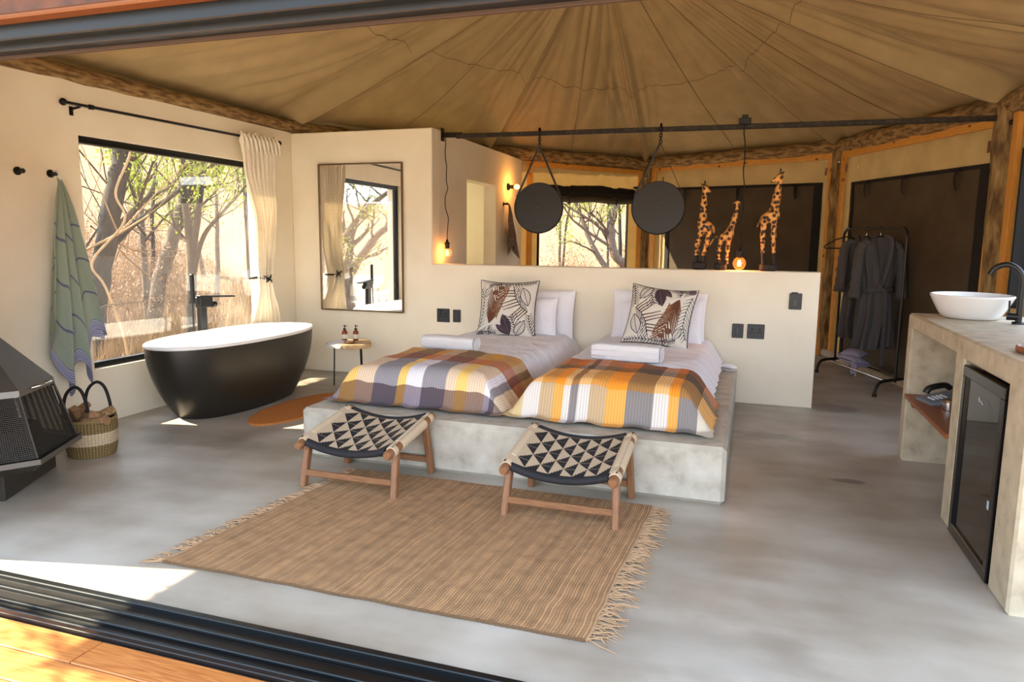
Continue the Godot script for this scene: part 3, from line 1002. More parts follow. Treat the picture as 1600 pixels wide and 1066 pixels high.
func strokes_image(n: int, ground: Color, list: Array) -> Image:
	# list: [kind, ...] with kind line [p, q, w0, w1, colour] or blob [c, rx, ry, angle, colour, vein]
	var im := Image.create_empty(n, n, false, Image.FORMAT_RGB8)
	im.fill(ground)
	for s in list:
		if s[0] == "line":
			var a: Vector2 = s[1] * n
			var b: Vector2 = s[2] * n
			var steps := int(a.distance_to(b)) + 2
			for k in steps:
				var t := float(k) / (steps - 1)
				var p := a.lerp(b, t)
				var r: float = lerpf(s[3], s[4], t) * n * 0.5
				for y in range(int(p.y - r), int(p.y + r) + 1):
					for x in range(int(p.x - r), int(p.x + r) + 1):
						if x >= 0 and y >= 0 and x < n and y < n and Vector2(x + 0.5, y + 0.5).distance_to(p) <= maxf(r, 0.7):
							im.set_pixel(x, y, s[5])
		else:
			var c: Vector2 = s[1] * n
			var ca := cos(s[4])
			var sa := sin(s[4])
			var R: float = maxf(s[2], s[3]) * n
			for y in range(maxi(int(c.y - R), 0), mini(int(c.y + R) + 1, n)):
				for x in range(maxi(int(c.x - R), 0), mini(int(c.x + R) + 1, n)):
					var d := Vector2(x, y) - c
					var u: float = (d.x * ca + d.y * sa) / (s[2] * n)
					var v: float = (-d.x * sa + d.y * ca) / (s[3] * n)
					# pointed leaf when ry > rx, else a round
					var wdt := 1.0 - v * v if s[3] > s[2] * 1.3 else sqrt(maxf(1.0 - v * v, 0.0))
					if absf(v) < 1.0 and absf(u) < wdt:
						var col: Color = s[5]
						if s[6] == 1:
							var vein := absf(fmod(absf(u) * 0.9 + v * 3.4 + 9.0, 0.42)) < 0.10 or absf(u) < 0.06
							if vein: col = col.lerp(Color(0.75, 0.66, 0.66), 0.35)
						elif s[6] == 2:
							col = ground if absf(u) < wdt - 0.16 else col
							if absf(fmod(absf(u) * 0.8 - v * 3.0 + 9.0, 0.5)) < 0.09 and v > -0.8: col = Color(0.32, 0.30, 0.36)
							if absf(u) < 0.05: col = s[5]
						im.set_pixel(x, y, col)
	return im

func frond(list: Array, pts: Array, len: float, n: int, w: float, col: Color, stem: Color, sides := 3, bend := 0.55) -> void:
	for k in pts.size() - 1:
		list.append(["line", pts[k], pts[k + 1], 0.009, 0.009, stem])
	for k in n:
		var t := (k + 0.3) / n * (pts.size() - 1)
		var i := mini(int(t), pts.size() - 2)
		var p: Vector2 = pts[i].lerp(pts[i + 1], t - i)
		var d: Vector2 = (pts[i + 1] - pts[i]).normalized()
		var l := len * (0.55 + 0.45 * sin(PI * (0.15 + 0.8 * k / n)))
		for s in [1, 2]:
			if sides & s:
				var q := d.rotated(bend if s == 1 else -bend)
				list.append(["line", p, p + q * l, w, w * 0.55, col])

func leaf_print() -> ImageTexture:
	var br := Color(0.37, 0.21, 0.12)
	var br2 := Color(0.52, 0.33, 0.20)
	var dk := Color(0.09, 0.08, 0.12)
	var pu := Color(0.19, 0.13, 0.17)
	var L := []
	var V := func(x, y): return Vector2(x, y)
	frond(L, [V.call(0.23, 0.78), V.call(0.27, 0.62), V.call(0.32, 0.42), V.call(0.42, 0.14)], 0.27, 13, 0.024, br, br2)
	frond(L, [V.call(0.88, 0.57), V.call(0.76, 0.49), V.call(0.66, 0.34), V.call(0.62, 0.17)], 0.28, 10, 0.021, Color(0.32, 0.20, 0.13), dk, 2, 1.35)
	frond(L, [V.call(0.88, 0.57), V.call(0.76, 0.49), V.call(0.66, 0.34), V.call(0.60, 0.12)], 0.24, 13, 0.011, Color(0.20, 0.18, 0.22), dk, 1, 0.7)
	frond(L, [V.call(0.04, 0.86), V.call(0.09, 0.6), V.call(0.10, 0.36), V.call(0.03, 0.16)], 0.15, 13, 0.010, Color(0.10, 0.13, 0.22), dk, 3, 0.8)
	frond(L, [V.call(0.98, 0.98), V.call(0.93, 0.8), V.call(0.90, 0.62)], 0.12, 8, 0.012, dk, dk, 3, 0.7)
	frond(L, [V.call(0.18, 0.12), V.call(0.3, 0.06), V.call(0.5, 0.05), V.call(0.75, 0.06), V.call(0.97, 0.03)], 0.075, 20, 0.012, dk, dk, 3, 0.9)
	frond(L, [V.call(0.36, 0.70), V.call(0.40, 0.52), V.call(0.50, 0.30), V.call(0.53, 0.16)], 0.20, 9, 0.016, br2, br, 2, 0.6)
	frond(L, [V.call(0.70, 0.98), V.call(0.66, 0.80), V.call(0.60, 0.66)], 0.16, 7, 0.014, Color(0.20, 0.18, 0.24), dk, 3, 0.8)
	frond(L, [V.call(0.02, 0.98), V.call(0.16, 0.93), V.call(0.34, 0.97)], 0.10, 10, 0.013, dk, dk, 3, 0.9)
	L.append(["blob", V.call(0.52, 0.80), 0.085, 0.19, -0.32, pu, 1])
	L.append(["blob", V.call(0.46, 0.90), 0.06, 0.15, -0.85, Color(0.24, 0.16, 0.20), 1])
	L.append(["blob", V.call(0.75, 0.86), 0.085, 0.17, 0.5, Color(0.07, 0.07, 0.13), 2])
	L.append(["blob", V.call(0.82, 0.30), 0.09, 0.18, -0.35, Color(0.23, 0.21, 0.25), 2])
	L.append(["blob", V.call(0.17, 0.22), 0.055, 0.12, 0.5, dk, 2])
	L.append(["blob", V.call(0.31, 0.24), 0.05, 0.05, 0.0, br, 1])
	L.append(["blob", V.call(0.40, 0.15), 0.045, 0.045, 0.0, br, 1])
	L.append(["blob", V.call(0.07, 0.95), 0.06, 0.05, 0.0, Color(0.32, 0.27, 0.28), 1])
	for k in 9:
		L.append(["line", V.call(0.22 + 0.02 * sin(k * 2.0), 0.84 + k * 0.017), V.call(0.26 + 0.03 * cos(k * 3.0), 0.82 + k * 0.018), 0.014, 0.006, dk])
	return tex(strokes_image(420, Color(0.83, 0.80, 0.755), L))

func plaid(cols: Array, rows: Array) -> Image:
	# cols: [end, colour]; rows: [end, colour, share]
	return paint(512, 512, func(x: int, y: int) -> Color:
		var u := (x + 0.5) / 512.0
		var v := (y + 0.5) / 512.0
		var c: Color = cols[cols.size() - 1][1]
		for k in cols:
			if u < k[0]:
				c = k[1]
				break
		var r: Array = rows[rows.size() - 1]
		for k in rows:
			if v < k[0]:
				r = k
				break
		var m := c.lerp(r[1], r[2])
		if r[2] > 0.3:
			m = m.lerp(m * c * 1.25, 0.35)
		var wv := 0.5 + 0.5 * sin(x * TAU / 4.0) * sin(y * TAU / 4.0)
		var line := 0.94 + 0.06 * sin(x * TAU / 6.0)
		return m * (1.10 + 0.10 * wv) * line)

func beds() -> void:
	# concrete platform
	solo("bed_platform", box(Vector3(0.043, 0.152, 1.2585), Vector3(2.51, 0.304, 2.515), 0.022), M.screed, "low grey concrete platform that carries both beds", "platform")
	var E := [[-1.075, -0.075, 0.015, 2.25], [0.13, 1.12, 0.015, 2.25]]
	var lbl := ["single bed with white linen nearer the bathtub, on the concrete platform", "single bed with white linen nearer the concrete counter, on the platform"]
	var top := 0.515
	for k in 2:
		var e: Array = E[k]
		var nz := noise(600 + k, 1.0, 3)
		var o := thing("single_bed", lbl[k], "bed", Vector3.ZERO, "two single beds")
		put("mattress", box(Vector3((e[0] + e[1]) / 2, 0.385, 1.12), Vector3(e[1] - e[0] - 0.08, 0.16, 2.16), 0.05), M.linen, o)
		var half: float = (e[1] - e[0]) * 0.5
		var mb := sheet(MB.new(), 72, 80, func(a, b):
			return drape(e, top, 0.304, 0.10, 1.0, 1.25, lerpf(-half - 0.145, half + 0.145, a), lerpf(0.02, 2.34, b), 0.0, nz))
		put("duvet", mb, M.linen, o)
	# blankets
	var bump := tex(paint(256, 256, func(x, y): return Color.WHITE * (0.5 + 0.5 * sin(x * TAU / 3.2) * sin(y * TAU / 3.2))))
	var cr := Color(0.80, 0.74, 0.64)
	var li := Color(0.78, 0.77, 0.81)
	var ye := Color(0.83, 0.68, 0.36)
	var gy := Color(0.47, 0.46, 0.49)
	var be := Color(0.77, 0.68, 0.58)
	var c1 := [[0.10, li], [0.21, ye], [0.30, be], [0.42, gy], [0.46, ye], [0.54, li], [0.65, gy], [0.70, be], [0.75, ye], [0.84, be], [0.88, li], [0.92, gy], [1.0, cr]]
	var r1 := [[0.25, Color(0.66, 0.46, 0.17), 0.55], [0.45, Color(0.62, 0.32, 0.19), 0.62], [0.83, Color(0.8, 0.76, 0.7), 0.1], [1.0, Color(0.24, 0.18, 0.20), 0.55]]
	var wh := Color(0.80, 0.75, 0.69)
	var go := Color(0.85, 0.58, 0.12)
	var ta := Color(0.70, 0.57, 0.37)
	var gb := Color(0.45, 0.40, 0.36)
	var c2 := [[0.13, Color(0.78, 0.66, 0.42)], [0.22, wh], [0.28, ta], [0.32, go], [0.35, wh], [0.38, gb], [0.43, wh], [0.50, ta], [0.58, go], [0.69, gb], [0.75, wh], [0.79, go], [0.89, gb], [1.0, cr]]
	var r2 := [[0.20, Color(0.64, 0.34, 0.19), 0.62], [0.38, Color(0.36, 0.27, 0.20), 0.6], [0.74, Color(0.86, 0.59, 0.24), 0.56], [1.0, Color(0.66, 0.71, 0.78), 0.42]]
	var names := ["plaid blanket in mustard, rust and purple-brown across the left bed's foot", "plaid blanket in orange, gold and pale blue across the right bed's foot"]
	for k in 2:
		var e: Array = E[k]
		var nz := noise(600 + k, 1.0, 3)
		var n2 := noise(640 + k, 1.0, 2)
		var half: float = (e[1] - e[0]) * 0.5
		var m := tmat(tex(plaid(c1 if k == 0 else c2, r1 if k == 0 else r2)), Vector3.ONE, 0.95, false, bump, 0.35)
		var mb := sheet(MB.new(), 110, 70, func(a, b):
			var z0 := lerpf(1.40, 1.52, a) if k == 0 else lerpf(1.44, 1.58, a)
			var x := lerpf(-half - 0.20, half + 0.20, a)
			var zend := 2.48 + 0.02 * n2.get_noise_2d(a * 6.0, 0.0) + (0.06 * smoothstep(0.86, 1.0, a) if k == 1 else 0.0)
			var p := drape(e, top, 0.304, 0.105, 0.95, 1.2, x, lerpf(z0, zend, b), 0.010, nz)
			p.y += 0.006 * maxf(0.0, n2.get_noise_2d(p.x * 3.0, p.z * 3.0))
			if p.y < 0.34:
				p.y += 0.010 * maxf(0.0, sin(a * 31.0 + k))
			return p)
		var o := solo("blanket", mb, m, names[k], "blanket", "plaid bed blankets")
	# pillows
	var pg := "white bed pillows"
	var pw := [["white pillow against the wall on the left bed, rearmost", Vector3(-0.42, 0.70, 0.10), 0.68, 0.42, -0.12], ["white pillow leaning in front of another behind the left leaf cushion", Vector3(-0.50, 0.665, 0.235), 0.60, 0.36, -0.24],
		["white pillow against the wall on the right bed, rearmost", Vector3(0.645, 0.715, 0.10), 0.78, 0.42, -0.12], ["white pillow leaning in front of another behind the right leaf cushion", Vector3(0.685, 0.675, 0.235), 0.66, 0.37, -0.24]]
	for k in 4:
		var q: Array = pw[k]
		var o := solo("pillow", pillow(q[2], q[3], 0.13, 0.5, 700 + k), M.linen, q[0], "pillow", pg, q[1])
		o.rotation = Vector3(q[4], 0.0, 0.03 if k % 2 else -0.02)
	# leaf cushions
	var print_ := leaf_print()
	var cm := tmat(print_, Vector3(1, -1, 1), 0.9, false)
	var cm2 := tmat(print_, Vector3(-1, 1, 1), 0.9, false)
	var cs := [["square white cushion printed with leaves, on the left bed", Vector3(-0.595, 0.752, 0.40), cm, Vector3(-0.30, 0.05, 0.01)], ["square white cushion printed with leaves upside down, on the right bed", Vector3(0.70, 0.752, 0.50), cm2, Vector3(-0.42, -0.05, -0.09)]]
	for c in cs:
		var o := solo("cushion", pillow(0.52, 0.50, 0.15, 1.3, 720), c[2], c[0], "cushion", "leaf print cushions", c[1])
		o.rotation = c[3]
		var pts := []
		for k in 80:
			var t := k / 80.0 * 4.0
			var s := int(t)
			var r := (t - s) * 2.0 - 1.0
			var uv: Vector2 = [Vector2(r, -1), Vector2(1, r), Vector2(-r, 1), Vector2(-1, -r)][s]
			var p1 := 1.0 - 0.091 * (1.0 - uv.y * uv.y) * pow(absf(uv.x), 3.0)
			var p2 := 1.0 - 0.104 * (1.0 - uv.x * uv.x) * pow(absf(uv.y), 3.0)
			pts.append(Vector3(uv.x * 0.26 * p1, uv.y * 0.25 * p2, 0.0))
		put("piping", tube(MB.new(), pts, 0.0055, 6, false, true), mat(Color(0.07, 0.065, 0.08), 0.9), o)
	# rolled towels
	var tw := [[Vector3(-0.71, 0.585, 1.37), 0.42, 0.07, "white towel rolled up on the left bed above the mustard blanket edge"], [Vector3(0.60, 0.595, 1.40), 0.46, 0.0, "white towel folded into a thick pad on the right bed above the blanket"]]
	for k in 2:
		var q: Array = tw[k]
		var o := thing("towel", q[3], "towel", q[0], "white towels on the beds", -0.06 if k == 0 else -0.07)
		var L: float = q[1]
		var sect_ := []
		for j in 33:
			var t := TAU * j / 32.0
			var sx := signf(cos(t)) * pow(absf(cos(t)), 0.75 if k == 0 else 0.45)
			var sy := signf(sin(t)) * pow(absf(sin(t)), 0.8 if k == 0 else 0.45)
			sect_.append(Vector2(sx * (0.075 if k == 0 else 0.09), sy * (0.052 if k == 0 else 0.058)))
		var nz := noise(730 + k, 1.0, 2)
		put("roll", sheet(MB.new(), 20, 32, func(a, b):
			var p: Vector2 = sect_[int(round(b * 32.0))]
			var w := 1.0 + 0.06 * nz.get_noise_2d(a * 3.0, b * 2.0) - 0.15 * pow(absf(a * 2.0 - 1.0), 8.0)
			return Vector3((a - 0.5) * L, p.y * w, p.x * w)), M.towel_white, o)
		for s in [-1.0, 1.0]:
			var cap := MB.new()
			sheet(cap, 6, 32, func(a, b):
				var p: Vector2 = sect_[int(round(b * 32.0))] * 0.85
				return Vector3(s * (L * 0.5 + 0.004 * sin(a * 14.0) + 0.004 * (1.0 - a)), p.y * a, p.x * a))
			put("roll_end", cap, M.towel_white, o)
		if k == 1:
			for y in [-0.018, 0.02]:
				put("fold", tube(MB.new(), [Vector3(-L * 0.48, y, 0.083), Vector3(0.0, y + 0.002, 0.085), Vector3(L * 0.48, y, 0.083)], 0.010, 6), M.towel_white, o)
	# white slipper-like bundle on the platform edge
	var sl := pillow(0.14, 0.07, 0.05, 0.2, 745)
	var so := solo("cloth_bundle", sl, M.linen, "small white rolled cloth lying on the bare platform by the right bed", "cloth", "", Vector3(1.228, 0.331, 0.20))
	so.rotation = Vector3(PI / 2, 0.0, 0.0)
	so.rotate_y(-0.6)

# ---------------------------------------------------------------- stools, rugs
func stool_pattern() -> ImageTexture:
	var lt := Color(0.76, 0.68, 0.57)
	var dk := Color(0.085, 0.07, 0.08)
	return tex(paint(512, 384, func(x: int, y: int) -> Color:
		var u := (x + 0.5) / 512.0
		var v := (y + 0.5) / 384.0
		var weave := 0.93 + 0.07 * sin(x * TAU / 4.0) * sin(y * TAU / 4.0)
		if v < 0.045 or v > 0.955:
			return dk * weave
		if u < 0.075 or u > 0.925:
			return lt * weave
		var gx := (u - 0.075) / 0.85 * 8.0
		var gy := (v - 0.045) / 0.91 * 6.0
		var i := int(gx)
		var j := int(gy)
		var fx := gx - i
		var fy := gy - j
		var dark := false
		if (i + j) % 2 == 0:
			dark = floorf(fx * 6.0) / 6.0 + fy > 0.90
		else:
			dark = fy < fx + 0.01
		if fx < 0.03 or fx > 0.97 or fy < 0.03:
			dark = false
		return (dk if dark else lt) * weave))

func make_stool(c: Vector3, label: String) -> Node3D:
	var o := thing("stool", label, "stool", c, "low woven footstools")
	var rail := func(z: float) -> float: return lerpf(0.325, 0.245, (z + 0.24) / 0.51)
	for s in [-1.0, 1.0]:
		var a := Vector3(s * 0.263, rail.call(-0.275), -0.275)
		var b := Vector3(s * 0.263, rail.call(0.285), 0.285)
		var d := (b - a).normalized()
		put("side_rail", tube(MB.new(), [a, a + d * 0.006, a + d * 0.02, b - d * 0.02, b - d * 0.006, b], [0.017, 0.022, 0.025, 0.025, 0.022, 0.017], 14), M.teak, o)
		for q in [[0.175, 0.225], [-0.175, -0.235]]:
			put("leg", bar(MB.new(), Vector3(s * 0.274, 0.0, q[1]), Vector3(s * 0.262, rail.call(q[0]) - 0.012, q[0]), 0.034, 0.044, 0.006), M.teak, o)
		# cord wrapped round the rail
		for q in [[-0.235, -0.20], [-0.145, 0.145], [0.20, 0.235]]:
			var mb := MB.new()
			var n := int((q[1] - q[0]) / 0.008) + 1
			var pts := []
			var rad := []
			for k in n * 2 + 1:
				var z := lerpf(q[0], q[1], k / (n * 2.0))
				pts.append(Vector3(s * 0.263, rail.call(z), z))
				rad.append(0.031 if k % 2 else 0.0285)
			tube(mb, pts, rad, 14)
			put("cord_wrap", mb, M.rope_white, o)
	for z in [0.215, -0.222]:
		put("stretcher", bar(MB.new(), Vector3(-0.262, 0.082, z), Vector3(0.262, 0.082, z), 0.022, 0.034, 0.005, Vector3.BACK), M.teak, o)
	var seat_y := func(x: float, z: float) -> float: return rail.call(z) + 0.030 - 0.052 * (1.0 - pow(x / 0.27, 2.0))
	var top := MB.new()
	sheet(top, 40, 30, func(a, b):
		var x := lerpf(-0.275, 0.275, a)
		var z := lerpf(-0.235, 0.235, b)
		return Vector3(x, seat_y.call(x, z), z))
	put("seat", top, M.stool_seat, o)
	var under := MB.new()
	sheet(under, 40, 10, func(a, b):
		var x := lerpf(-0.26, 0.26, a)
		var z := lerpf(-0.235, 0.235, b)
		return Vector3(x, seat_y.call(x, z) - 0.012, z), true)
	put("seat_underside", under, M.rope_navy, o)
	for z in [0.238, -0.238]:
		var pts := []
		for k in 27:
			var x := lerpf(-0.236, 0.236, k / 26.0)
			pts.append(Vector3(x, seat_y.call(x, z) - 0.012, z))
		put("rolled_edge", tube(MB.new(), pts, 0.0185, 12), M.rope_navy, o)
	return o

func stools_and_rugs() -> void:
	M.stool_seat = tmat(stool_pattern(), Vector3.ONE, 0.95, false)
	make_stool(Vector3(-0.597, 0.0, 2.775), "low woven footstool with black and cream triangles, in front of the left bed")
	make_stool(Vector3(0.558, 0.0, 2.79), "low woven footstool with black and cream triangles, at the rug's right edge")
	# jute rug
	var rr := RandomNumberGenerator.new()
	rr.seed = 91
	var tones := []
	for k in 64:
		tones.append(rr.randf_range(0.91, 1.10))
	var nz := noise(92, 0.03, 3)
	var col := tex(paint(1024, 512, func(x: int, y: int) -> Color:
		var r := x / 16
		var f := (x % 16) / 16.0 - 0.5
		var tw := sin((y + (4 if r % 2 else 0)) * TAU / 8.0 + f * 5.0)
		var t: float = tones[r] * (0.98 + 0.12 * tw) * (1.0 - 0.9 * f * f) + 0.03 * nz.get_noise_2d(x * 0.9, y * 0.5)
		return Color(0.76, 0.59, 0.415) * t))
	var hgt := tex(paint(1024, 512, func(x: int, y: int) -> Color:
		var r := x / 16
		var f := (x % 16) / 16.0 - 0.5
		var tw := sin((y + (4 if r % 2 else 0)) * TAU / 8.0 + f * 5.0)
		return Color.WHITE * ((1.0 - 3.6 * f * f) * (0.70 + 0.3 * tw))))
	var m := tmat(col, Vector3(2.4, 1.7, 1.0), 0.95, false, hgt, 0.7)
	m.detail_enabled = true
	m.detail_blend_mode = BaseMaterial3D.BLEND_MODE_MUL
	m.detail_albedo = ntex(97, 0.03, 4, [[0.0, Color(0.88, 0.87, 0.86)], [0.6, Color.WHITE], [1.0, Color.WHITE]], 256)
	var P := [Vector2(-0.74, 2.655), Vector2(0.955, 2.66), Vector2(0.905, 3.975), Vector2(-0.875, 3.975)]
	var rug := thing("jute_rug", "large brown jute rug with fringed ends under the two footstools", "rug", Vector3.ZERO)
	var en := noise(98, 1.0, 2)
	var at := func(a: float, b: float) -> Vector2:
		return P[0].lerp(P[1], a).lerp(P[3].lerp(P[2], a), b) + Vector2(0.008 * en.get_noise_2d(b * 5.0, 1.0), 0.006 * en.get_noise_2d(a * 6.0, 5.0))
	var mb := MB.new()
	sheet(mb, 90, 60, func(a, b):
		var q: Vector2 = at.call(a, b)
		return Vector3(q.x, 0.011 + 0.0025 * en.get_noise_2d(a * 8.0, b * 6.0), q.y))
	put("weave", mb, m, rug)
	var hem := []
	for e in [[Vector2(0, 1), Vector2(1, 1)], [Vector2(0, 0), Vector2(1, 0)], [Vector2(0, 0), Vector2(0, 1)], [Vector2(1, 0), Vector2(1, 1)]]:
		var pts := []
		var rad := []
		for k in 161:
			var q0: Vector2 = e[0].lerp(e[1], k / 160.0)
			var q: Vector2 = at.call(q0.x, q0.y)
			pts.append(Vector3(q.x, 0.006, q.y))
			rad.append(0.0068 if k % 2 else 0.0052)
		put("selvedge", tube(MB.new(), pts, rad, 7), m if e[0].x != e[1].x else M.fringe, rug)
	for side in 2:
		var fr := MB.new()
		for k in 210:
			var q: Vector2 = at.call(float(side), rr.randf())
			var l := rr.randf_range(0.045, 0.105) * (1.25 if side else 1.0)
			var dir := Vector2((1.0 if side else -1.0), rr.randf_range(-0.5, 0.75)).normalized()
			var bend := dir.orthogonal() * rr.randf_range(-0.03, 0.03)
			var a := Vector3(q.x, 0.006, q.y)
			var mid := a + Vector3(dir.x * l * 0.55 + bend.x, rr.randf_range(0.0, 0.008), dir.y * l * 0.55 + bend.y)
			var b := a + Vector3(dir.x * l, -0.003, dir.y * l)
			tube(fr, [a, mid, b], [0.0026, 0.0024, 0.0012], 4, false)
		var fo := put("fringe", fr, M.fringe, rug)
		fo.set_meta("kind", "stuff")
	# round mat by the tub
	var mat_c := Vector3(-1.955, 0.0, 1.46)
	var mt := MB.new()
	var prof := []
	for k in 22:
		var r := 0.02 + 0.56 * k / 21.0
		prof.append(Vector2(r, 0.010 + 0.003 * (k % 2)))
	prof.append(Vector2(0.585, 0.004))
	prof.append(Vector2(0.585, 0.0))
	prof.reverse()
	lathe(mt, prof, 72, mat_c, Vector2(0.39, 0.97))
	solo("bath_mat", mt, M.jute_orange, "long oval orange jute mat on the floor between bathtub and bed platform", "mat")

# ---------------------------------------------------------------- bathtub corner
func hang_towel(o: Node3D, top: Vector3, along: Vector3, out: Vector3, rows: Callable, m: Material, called := "cloth") -> void:
	# rows(u, v) -> Vector2(sideways, down); folds push out along out
	put(called, sheet(MB.new(), 64, 60, func(a, b):
		var q: Vector3 = rows.call(a, b)
		return along * q.x + Vector3.DOWN * q.y + out * q.z), m, o)

func bath_corner() -> void:
	# bathtub
	var tub := thing("bathtub", "freestanding oval bathtub, matt black outside and white inside, at the window", "bathtub", Vector3(-2.54, 0.0, 1.455))
	var ov := func(rx: float, rz: float, y: float, n: int) -> Array:
		var out := []
		for k in n + 1:
			var t := TAU * k / n
			out.append(Vector3(signf(cos(t)) * pow(absf(cos(t)), 0.86) * rx, y, signf(sin(t)) * pow(absf(sin(t)), 0.86) * rz))
		return out
	var shell := func(rings: Array) -> MB:
		var mb := MB.new()
		for q in rings:
			for p in ov.call(q[0], q[1], q[2], 72):
				mb.add(p, Vector2(p.x, p.z))
		for j in rings.size() - 1:
			for i in 72:
				var k := j * 73 + i
				mb.quad(k, k + 1, k + 74, k + 73)
		return mb
	var outer := []
	for k in 25:
		var t := k / 24.0
		var f := pow(sin(PI * 0.5 * (0.06 + 0.94 * t)), 0.8)
		outer.append([lerpf(0.235, 0.368, f), lerpf(0.545, 0.838, f), 0.545 * t])
	outer.push_front([0.23, 0.54, 0.0])
	outer.push_front([0.01, 0.01, 0.0])
	put("shell", shell.call(outer), M.tub_black, tub)
	var inner := [[0.368, 0.838, 0.545], [0.374, 0.844, 0.553], [0.374, 0.844, 0.562], [0.369, 0.839, 0.570], [0.360, 0.830, 0.572], [0.352, 0.822, 0.568]]
	for k in 14:
		var t := k / 13.0
		var f := pow(cos(PI * 0.5 * t), 0.5)
		inner.append([lerpf(0.02, 0.350, f), lerpf(0.05, 0.818, f) , 0.56 - 0.40 * pow(sin(PI * 0.5 * t), 0.9)])
	put("basin", shell.call(inner), M.porcelain, tub)
	put("drain", lathe(MB.new(), [Vector2(0.028, 0.162), Vector2(0.026, 0.167), Vector2(0.0, 0.168)], 18), M.chrome, tub)
	# tap
	var tap := thing("bath_tap", "tall dark freestanding bath tap with hand shower behind the tub", "tap", Vector3(-2.945, 0.0, 1.38))
	put("base", box(Vector3(0, 0.006, 0), Vector3(0.10, 0.012, 0.14), 0.003), M.alu_dark, tap)
	put("column", box(Vector3(0, 0.42, 0.0), Vector3(0.045, 0.84, 0.075), 0.005), M.alu_dark, tap)
	put("valve", box(Vector3(0.01, 0.80, -0.02), Vector3(0.055, 0.09, 0.15), 0.006), M.alu_dark, tap)
	put("spout", bar(MB.new(), Vector3(0.02, 0.852, 0.06), Vector3(0.06, 0.832, -0.31), 0.055, 0.014, 0.003), M.alu_dark, tap)
	put("knob", tube(MB.new(), [Vector3(0.02, 0.775, -0.09), Vector3(0.02, 0.775, -0.135)], 0.026, 16), M.alu_dark, tap)
	put("hand_shower", box(Vector3(0.0, 0.915, 0.095), Vector3(0.028, 0.24, 0.032), 0.006), M.alu_dark, tap)
	put("hose", tube(MB.new(), curve([Vector3(0.0, 0.80, 0.10), Vector3(0.005, 0.6, 0.105), Vector3(0.01, 0.35, 0.10), Vector3(0.02, 0.15, 0.06), Vector3(0.0, 0.10, 0.03)], 6), 0.007, 8), M.black, tap)
	# curtain and rod
	var rod := thing("curtain_rod", "thin black curtain rod above the picture window", "curtain rod", Vector3(-2.925, 2.205, 1.42))
	put("rod", tube(MB.new(), [Vector3(0, -0.012, 1.10), Vector3(0, 0.012, -1.10)], 0.0105, 10), M.black_metal, rod)
	for s in [1.0, -1.0]:
		put("finial", ball(MB.new(), Vector3(0, -0.012 * s, 1.125 * s), Vector3.ONE * 0.024, 14, 10), M.black_metal, rod)
		put("bracket", bar(MB.new(), Vector3(-0.085, -0.035, 1.0 * s), Vector3(0.0, -0.012 * s - 0.01, 1.0 * s), 0.016, 0.014), M.black_metal, rod)
	put("collar", tube(MB.new(), [Vector3(0, -0.011, 0.93), Vector3(0, -0.010, 0.90)], 0.017, 12), M.black_metal, rod)
	put("bracket_plate", box(Vector3(-0.082, -0.045, 1.0), Vector3(0.006, 0.06, 0.03), 0.002), M.black_metal, rod)
	var cu := thing("curtain", "cream linen curtain gathered at the window's right side with a dark tieback", "curtain", Vector3(-2.92, 0.0, 0.60))
	var cn := noise(810, 1.0, 2)
	put("fabric", sheet(MB.new(), 150, 70, func(a, b):
		var y := lerpf(2.245, 0.435, b)
		var left := lerpn([[0.06, 0.345], [0.95, 0.135], [1.45, 0.125], [2.0, 0.235], [2.245, 0.26]], y)
		var right := lerpn([[0.06, -0.25], [0.55, -0.215], [0.95, -0.07], [1.3, -0.16], [1.6, -0.21], [2.245, -0.225]], y)
		var z := lerpf(left, right, a) + 0.012 * cn.get_noise_2d(a * 7.0, y * 1.5)
		var w := (left - right)
		var ph: float = a * TAU * 8.0 + 1.2 * cn.get_noise_2d(a * 3.0, y * 0.7)
		var amp := clampf(0.013 / maxf(w, 0.12) * 0.75, 0.012, 0.045) * (1.0 - 0.5 * smoothstep(2.05, 2.2, y))
		var x := sin(ph) * amp + 0.012 * cn.get_noise_2d(a * 20.0, y * 2.0)
		if y > 2.16:
			x += 0.012 * sin(a * TAU * 14.0 + y * 40.0)
		return Vector3(x + 0.012, y + (0.018 * sin(a * TAU * 13.0) if y > 2.2 else 0.0), z)), M.curtain, cu)
	var ruff := MB.new()
	for k in 9:
		var z := 0.24 - k * 0.056
		tube(ruff, [Vector3(0.03, 2.235, z), Vector3(0.045, 2.19, z - 0.02), Vector3(0.03, 2.12, z - 0.06), Vector3(0.02, 2.08, z - 0.07)], [0.012, 0.017, 0.012, 0.004], 8)
	put("gathered_heading", ruff, M.curtain, cu)
	put("tieback", tube(MB.new(), [Vector3(-0.05, 0.965, 0.13), Vector3(0.03, 0.975, 0.14), Vector3(0.055, 0.96, 0.03), Vector3(0.04, 0.95, -0.065), Vector3(-0.05, 0.95, -0.08)], 0.009, 8), M.cord, cu)
	var bow := MB.new()
	for d in [[0.09, 0.03], [0.06, -0.03], [-0.02, 0.04], [-0.03, -0.035]]:
		tube(bow, [Vector3(0.055, 0.957, -0.01), Vector3(0.065, 0.957 + d[1] * 0.6, -0.01 + d[0] * 0.6), Vector3(0.06, 0.957 + d[1], -0.01 + d[0])], [0.008, 0.007, 0.004], 6)
	put("bow", bow, M.cord, cu)
